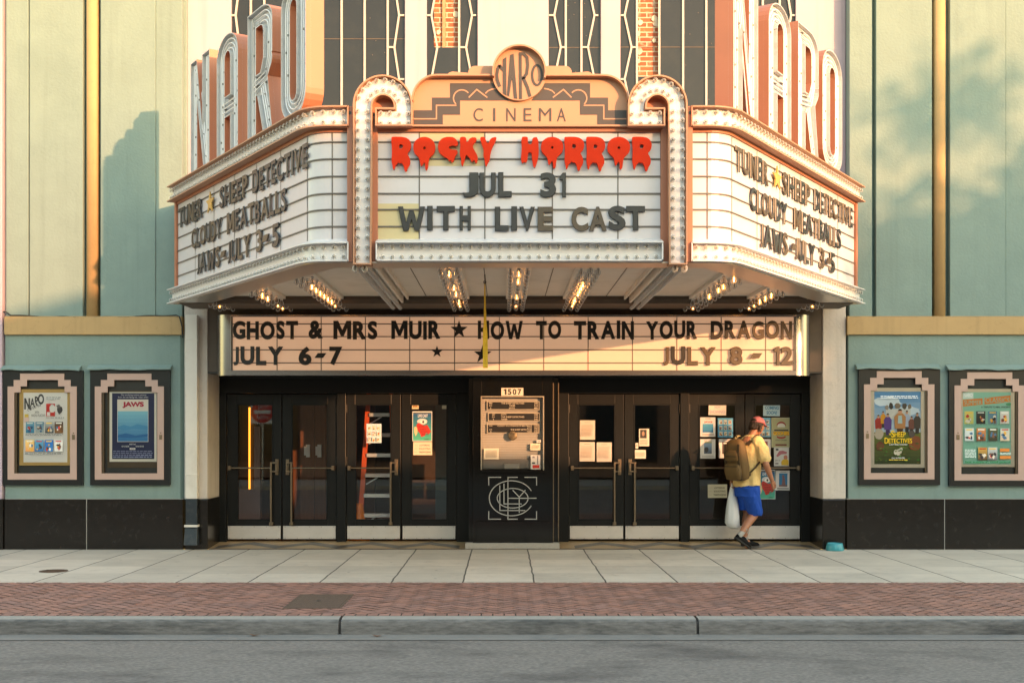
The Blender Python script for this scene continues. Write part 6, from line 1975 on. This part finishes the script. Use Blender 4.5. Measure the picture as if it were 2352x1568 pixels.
# shirt
ax = Vector((.70, -.714, 0)); fw = Vector((.714, .70, 0))
m = MB()
rings = []
for z, cx, cy, a, b in ((1.572, .045, .02, .060, .062), (1.555, .042, .018, .095, .078), (1.525, .035, .012, .150, .096), (1.49, .028, .008, .190, .112), (1.43, .018, .004, .210, .126), (1.3, .0, -.004, .198, .132), (1.15, -.01, -.004, .190, .134), (1.0, -.012, 0, .192, .140), (.90, -.014, 0, .200, .150), (.868, -.014, 0, .203, .153)):
    rg = []
    for k in range(28):
        t = 2 * math.pi * k / 28
        w_ = 1 + (.045 * math.sin(5 * t + z * 11) + .04 * math.sin(8 * t - z * 7)) * (1.2 if z < 1.2 else .35)
        hem = .02 * math.cos(t - .6) if z < .9 else 0
        rg.append(Wp(cx, cy, z + hem) + ax * a * w_ * math.cos(t) + fw * b * w_ * math.sin(t))
    rings.append(rg)
m.loft(rings)
caps(m, [Wp(.11, -.10, 1.475), Wp(.165, -.15, 1.36), Wp(.185, -.175, 1.26)], [.088, .090, .090], 16)
m.tube([Wp(.11, -.10, 1.475), Wp(.165, -.15, 1.36), Wp(.19, -.18, 1.232)], [.08, .09, .094], 16)
m.tube([shL, Wp(-.15, .19, 1.33), Wp(-.165, .215, 1.24)], [.08, .088, .088], 16)
caps(m, [shL, Wp(-.14, .17, 1.4)], [.085, .088], 16)
def folds(o, size, amt):
    tx = bpy.data.textures.new('cloth folds', 'CLOUDS')
    tx.noise_scale = size
    tx.noise_depth = 3
    dm = o.modifiers.new('folds', 'DISPLACE')
    dm.texture = tx
    dm.texture_coords = 'GLOBAL'
    dm.strength = amt
    dm.mid_level = .5
folds(remesh(m.build('shirt', M_shirt, man), .0075, 2), .085, .026)
# shorts
m = MB()
def oval(c, a, b, n=20, ph=0, tilt=0): return [c + ax * a * math.cos(2 * math.pi * k / n) * (1 + .05 * math.sin(2 * math.pi * k / n * 6 + ph + c.z * 16)) + fw * b * math.sin(2 * math.pi * k / n) + Vector((0, 0, tilt * math.cos(2 * math.pi * k / n))) for k in range(n)]
m.loft([oval(Wp(-.012, 0, z), a, b) for z, a, b in ((.95, .165, .118), (.90, .186, .136), (.80, .190, .140), (.72, .182, .136))])
m.loft([oval(c, a, b, 20, 2) for c, a, b in ((Wp(.01, -.075, .84), .115, .12), (Wp(.045, -.03, .70), .122, .122), (Wp(.085, .02, .56), .112, .108), (Wp(.105, .04, .50), .108, .10), (Wp(.118, .05, .45), .085, .085))])
m.loft([oval(c, a, b, 20, 5) for c, a, b in ((Wp(-.03, .09, .84), .115, .12), (Wp(-.02, .125, .70), .118, .115), (Wp(-.002, .16, .545), .108, .10), (Wp(-.002, .165, .525), .10, .095))])
folds(remesh(m.build('shorts', M_shorts, man), .0075, 2), .08, .02)
# socks and shoes
for an, kn, toe, heel in ((ankR, kneeR, Wp(.005, -.105, .035), Wp(-.185, -.175, .175)), (ankL, kneeL, Wp(.135, .20, .036), Wp(-.045, .135, .045))):
    dn = (kn - an).normalized()
    m = MB()
    caps(m, [an + dn * .13, an + dn * .06, an - dn * .02], [.045, .041, .042], 12)
    for q in (.125, .11): m.tube([an + dn * q, an + dn * (q - .012)], [.047, .047], 12)
    m.build('sock', M_sock, man)
    fd = (toe - heel).normalized()
    sd = fd.cross(Vector((0, 0, 1))).normalized(); up = sd.cross(fd).normalized()
    m = MB()
    rg = []
    for f_, w_, h_ in ((-.02, .02, .03), (.0, .034, .058), (.06, .039, .072), (.12, .04, .062), (.17, .045, .046), (.215, .042, .034), (.245, .030, .024), (.262, .012, .012)):
        c = heel + fd * f_
        rg.append([c + sd * w_ * math.cos(t) + up * (h_ * max(math.sin(t), -.25)) for t in [2 * math.pi * k / 14 for k in range(14)]])
    m.loft(rg)
    sh = m.build('shoe', M_shoe, man)
    m = MB()
    rg = []
    for f_, w_ in ((-.022, .022), (.0, .038), (.06, .042), (.12, .043), (.17, .048), (.215, .045), (.25, .030), (.268, .012)):
        c = heel + fd * f_ - up * .014
        rg.append([c + sd * w_, c + sd * w_ - up * .02, c - sd * w_ - up * .02, c - sd * w_])
    m.loft(rg, 0, True, False)
    m.build('sole', M_sole, sh)
# backpack
bk = -fw
tilt = Matrix.Rotation(R(13), 3, ax)
pc = Wp(-.035, -.03, 1.225) + bk * .225
t = thing('backpack', 'olive brown backpack on the back of the walking person', 'backpack', pc)
def pk(x, y, z): return pc + (tilt @ (ax * x + bk * y + Vector((0, 0, z))))
def roundbox(m, prof, n=24, p=.55, yo=0):
    rg = []
    for z, a, b, y in prof:
        r_ = []
        for k in range(n):
            th = 2 * math.pi * k / n
            c, s = math.cos(th), math.sin(th)
            r_.append(pk(a * math.copysign(abs(c) ** p, c), y + b * math.copysign(abs(s) ** p, s), z))
        rg.append(r_)
    m.loft(rg)
m = MB()
roundbox(m, [(-.285, .09, .05, -.02), (-.27, .125, .085, -.01), (-.22, .150, .10, 0), (-.1, .158, .105, 0), (.05, .155, .10, 0), (.17, .142, .088, -.01), (.25, .115, .066, -.02), (.285, .075, .04, -.03)])
mbk = m.build('main_bag', M_pack, t)
m = MB(); roundbox(m, [(-.25, .07, .03, .105), (-.235, .115, .055, .105), (-.12, .125, .062, .108), (-.04, .118, .05, .105), (-.02, .08, .03, .10)]); m.build('front_pocket', M_pack, t)
m = MB(); roundbox(m, [(.01, .08, .025, .095), (.03, .108, .04, .095), (.12, .10, .036, .085), (.16, .06, .02, .075)]); m.build('upper_pocket', M_pack, t)
m = MB()
for z, y in ((-.045, .155), (.09, .13)): m.tube([pk(x, y - .3 * x * x * 4 * .1, z - .004) for x in (-.10, -.05, 0, .05, .10)], .006, 6)
m.tube([pk(.1, .12, -.02), pk(.115, .14, -.1), pk(.11, .13, -.22)], .006, 6)
m.build('zip', M_pack2, t)
for s in (-1, 1):
    m = MB()
    for q in (.105,): m.loft([[pk(s * q - .018, y + .004, z), pk(s * q + .018, y + .004, z), pk(s * q + .018, y - .004, z), pk(s * q - .018, y - .004, z)] for y, z in ((.06, .24), (.098, .12), (.108, .0), (.112, -.12), (.10, -.25))], 0, True, False)
    m.build('compression_strap', M_pack2, t)
def strap(pts, wd, nm, nrm):
    m = MB(); rg = []
    for i, p in enumerate(pts):
        a, b = pts[max(i - 1, 0)], pts[min(i + 1, len(pts) - 1)]
        tg = (b - a).normalized(); n_ = nrm[i].normalized(); sd = tg.cross(n_).normalized()
        rg.append([p + sd * wd + n_ * .008, p - sd * wd + n_ * .008, p - sd * wd - n_ * .006, p + sd * wd - n_ * .006])
    m.loft(rg, 0, True, False)
    return m.build(nm, M_pack2, t)
B0 = Wp(.025, .005, 1.49)
strap([Wp(.0, -.10, 1.435) + bk * .06, Wp(.065, -.10, 1.535), Wp(.115, -.085, 1.563), Wp(.155, -.055, 1.545), Wp(.19, -.03, 1.46)], .03, 'shoulder_strap', [Vector((-.5, -.6, .5)), Vector((-.3, -.4, .9)), Vector((.0, -.2, 1)), Vector((.6, .2, .7)), Vector((.8, .5, .2))])
strap([Wp(-.14, .02, 1.435) + bk * .06, Wp(-.085, .065, 1.545), Wp(-.03, .11, 1.56), Wp(.02, .17, 1.50)], .03, 'shoulder_strap', [Vector((-.6, -.5, .5)), Vector((-.4, -.3, .9)), Vector((-.1, .1, 1)), Vector((.3, .6, .6))])
strap([Wp(-.01, -.21, 1.06), Wp(.06, -.215, 1.13), Wp(.125, -.19, 1.21)], .012, 'side_strap', [Vector((-.2, -1, .2)), Vector((.2, -1, .1)), Vector((.5, -1, 0))])
m = MB(); c = Wp(-.03, -.215, 1.045); m.box(c.x - .022, c.x + .022, c.y - .012, c.y + .012, c.z - .035, c.z + .025); m.build('buckle', M_pack2, t, bevel=.004)
m = MB(); m.tube([pk(-.03, -.05, .285), pk(-.02, -.05, .325), pk(.02, -.05, .325), pk(.03, -.05, .285)], .009, 6); m.build('grab_handle', M_pack2, t)
# plastic bag in the left hand
hb = Wp(-.205, .10, .875)
m = MB(); rg = []
for z, cx, a, b in ((.90, -.205, .012, .02), (.86, -.205, .02, .024), (.78, -.205, .04, .035), (.68, -.20, .068, .05), (.56, -.195, .088, .075), (.44, -.195, .098, .09), (.35, -.198, .10, .09), (.29, -.18, .085, .075), (.262, -.165, .05, .045)):
    rg.append([Wp(cx + a * math.cos(th) * (1 + .05 * math.sin(5 * th + z * 12)), .10 + b * math.sin(th) * (1 + .06 * math.sin(7 * th)), z) for th in [2 * math.pi * k / 30 for k in range(30)]])
m.loft(rg)
o = m.build('carrier_bag', M_bag, None, Wp(-.19, .10, .262))
tag(o, 'white plastic carrier bag hanging from the walking person\'s left hand', 'carrier bag')
m = MB(); a = hR + Vector((.0, -.01, -.01)); m.tube([a, a + Vector((.03, -.01, -.022))], .0042, 8)
m.tube([a + Vector((-.02, .006, .015)), a], .0042, 8)
tag(m.build('cigarette', pbr('cigarette paper', (.8, .76, .7), .7), None, a), 'white cigarette between the fingers of the walking person\'s right hand', 'cigarette')

# ================================================================== LEFT NEIGHBOUR AND THE FAR SIDE OF THE STREET
t = thing('neighbour_building', 'narrow strip of a cream building at the left picture edge', 'building', (-8.5, .4, 0))
m = MB(); m.box(-11, X0(8), -.05, .8, .69, ZT); m.build('wall', M_cream, t, bevel=.01)
m = MB(); m.box(X0(8), X0(14), .06, .6, .69, ZT); m.build('corner_strip', pbr('grey corner strip', (.42, .42, .42), .7), t)
m = MB(); m.box(-11, -6.87, -.06, .8, 0, .69); m.build('plinth', M_granite, t)
# far side of the street: its roofs and trees cast the long evening shade
m = MB(); m.box(-60, 70, -24.0, -19.0, -.3, -.01); structure(m.build('far_pavement', M_concrete))
t = thing('brick_building', 'low brown brick shop row across the street, facing the cinema', 'building', (18, -27, 0))
m = MB(); m.box(-60, 15.6, -36, -26.0, 0, 8.35); m.box(15.6, 19.1, -36, -26.0, 0, 9.2); m.box(19.1, 26.2, -36, -26.0, 0, 6.9); m.box(26.3, 75, -26.8, -26.0, 0, 9.8); m.box(26.3, 75, -36, -26.8, 0, 6.5); m.build('wall', pbr('brown brick wall', (.22, .13, .09), .9, var=.2, scale=9, bump=.2), t)
for i in range(12):
    x = -19 + i * 4.4
    m = MB(); m.box(x, x + 2.6, -26.02, -25.9, .6, 2.7); m.build('shop_window', pbr('shop glass', (.02, .025, .03), .1), t)
def tree(x, y, h, cr, cz, lab, seed, n=2600):
    t = thing('street_tree', lab, 'tree', (x, y, 0), 'street trees across the road')
    rr = random.Random(seed)
    m = MB()
    top = Vector((x + .2, y, h * .62))
    m.tube([(x, y, -.1), (x + .05, y, h * .25), (x + .1, y + .05, h * .45), top], [.20, .16, .12, .06], 10)
    limbs = []
    for i in range(7):
        a = rr.uniform(0, 6.28); b = Vector((x, y, h * rr.uniform(.3, .5)))
        e = b + Vector((math.cos(a) * cr * .7, math.sin(a) * cr * .7, h * rr.uniform(.15, .35)))
        m.tube([b, b.lerp(e, .5) + Vector((0, 0, .2)), e], [.08, .05, .02], 7)
        limbs.append(e)
    m.build('trunk', pbr('bark', (.09, .07, .055), .9, var=.3, scale=12, bump=.5), t)
    m = MB()
    cl = [(Vector((x + rr.gauss(0, cr * .45), y + rr.gauss(0, cr * .45), cz + rr.gauss(0, cr * .35))), rr.uniform(.35, .8)) for _ in range(26)] + [(e, .7) for e in limbs]
    for i in range(n):
        c, s = rr.choice(cl)
        p = c + Vector((rr.gauss(0, s * .55), rr.gauss(0, s * .55), rr.gauss(0, s * .45)))
        q = Vector((rr.uniform(-1, 1), rr.uniform(-1, 1), rr.uniform(-1, 1))).normalized()
        u_ = q.orthogonal().normalized(); v_ = q.cross(u_)
        l = rr.uniform(.10, .21)
        m.add([p - u_ * l, p + v_ * l * .5, p + u_ * l, p - v_ * l * .5], [(0, 1, 2, 3)])
    m.build('crown', pbr('leaves %d' % seed, (.06, .10, .03), .7, var=.3, scale=3), t)
tree(23.6, -20.9, 10.0, 2.0, 8.2, 'leafy street tree across the road, beside the tallest one', 1, 4200)
tree(26.3, -21.4, 11.6, 2.7, 9.0, 'tallest leafy street tree across the road', 2, 9000)
# one way street sign facing the cinema (seen as a reflection in the first door)
t = thing('road_sign', 'square white no entry sign with a red disc across the street', 'sign', (-7.8, -20.6, 0))
m = MB(); m.tube([(-7.8, -20.66, -.1), (-7.8, -20.66, 2.75)], .03, 8); m.build('post', M_steel, t)
Wb = frame((-7.8, -20.6, 2.3), (-1, 0, 0))
m = MB()
m.prism([[(-.38, -.38), (.38, -.38), (.38, .38), (-.38, .38)]], Wb, 0, .004, 0, None, (.75, .75, .75))
m.prism([[(.36 * math.cos(R(a)), .36 * math.sin(R(a))) for a in range(0, 360, 12)]], Wb, .005, .006, 0, None, (.6, .02, .02))
m.prism([[(-.27, -.06), (.27, -.06), (.27, .06), (-.27, .06)]], Wb, .007, .008, 0, None, (.75, .75, .75))
m.text('DO NOT', Wb, -.2, .2, .12, .22, .008, 0, (.75, .75, .75), .01); m.text('ENTER', Wb, -.2, .2, -.22, -.12, .008, 0, (.75, .75, .75), .01)
m.build('sign_face', M_print, t)
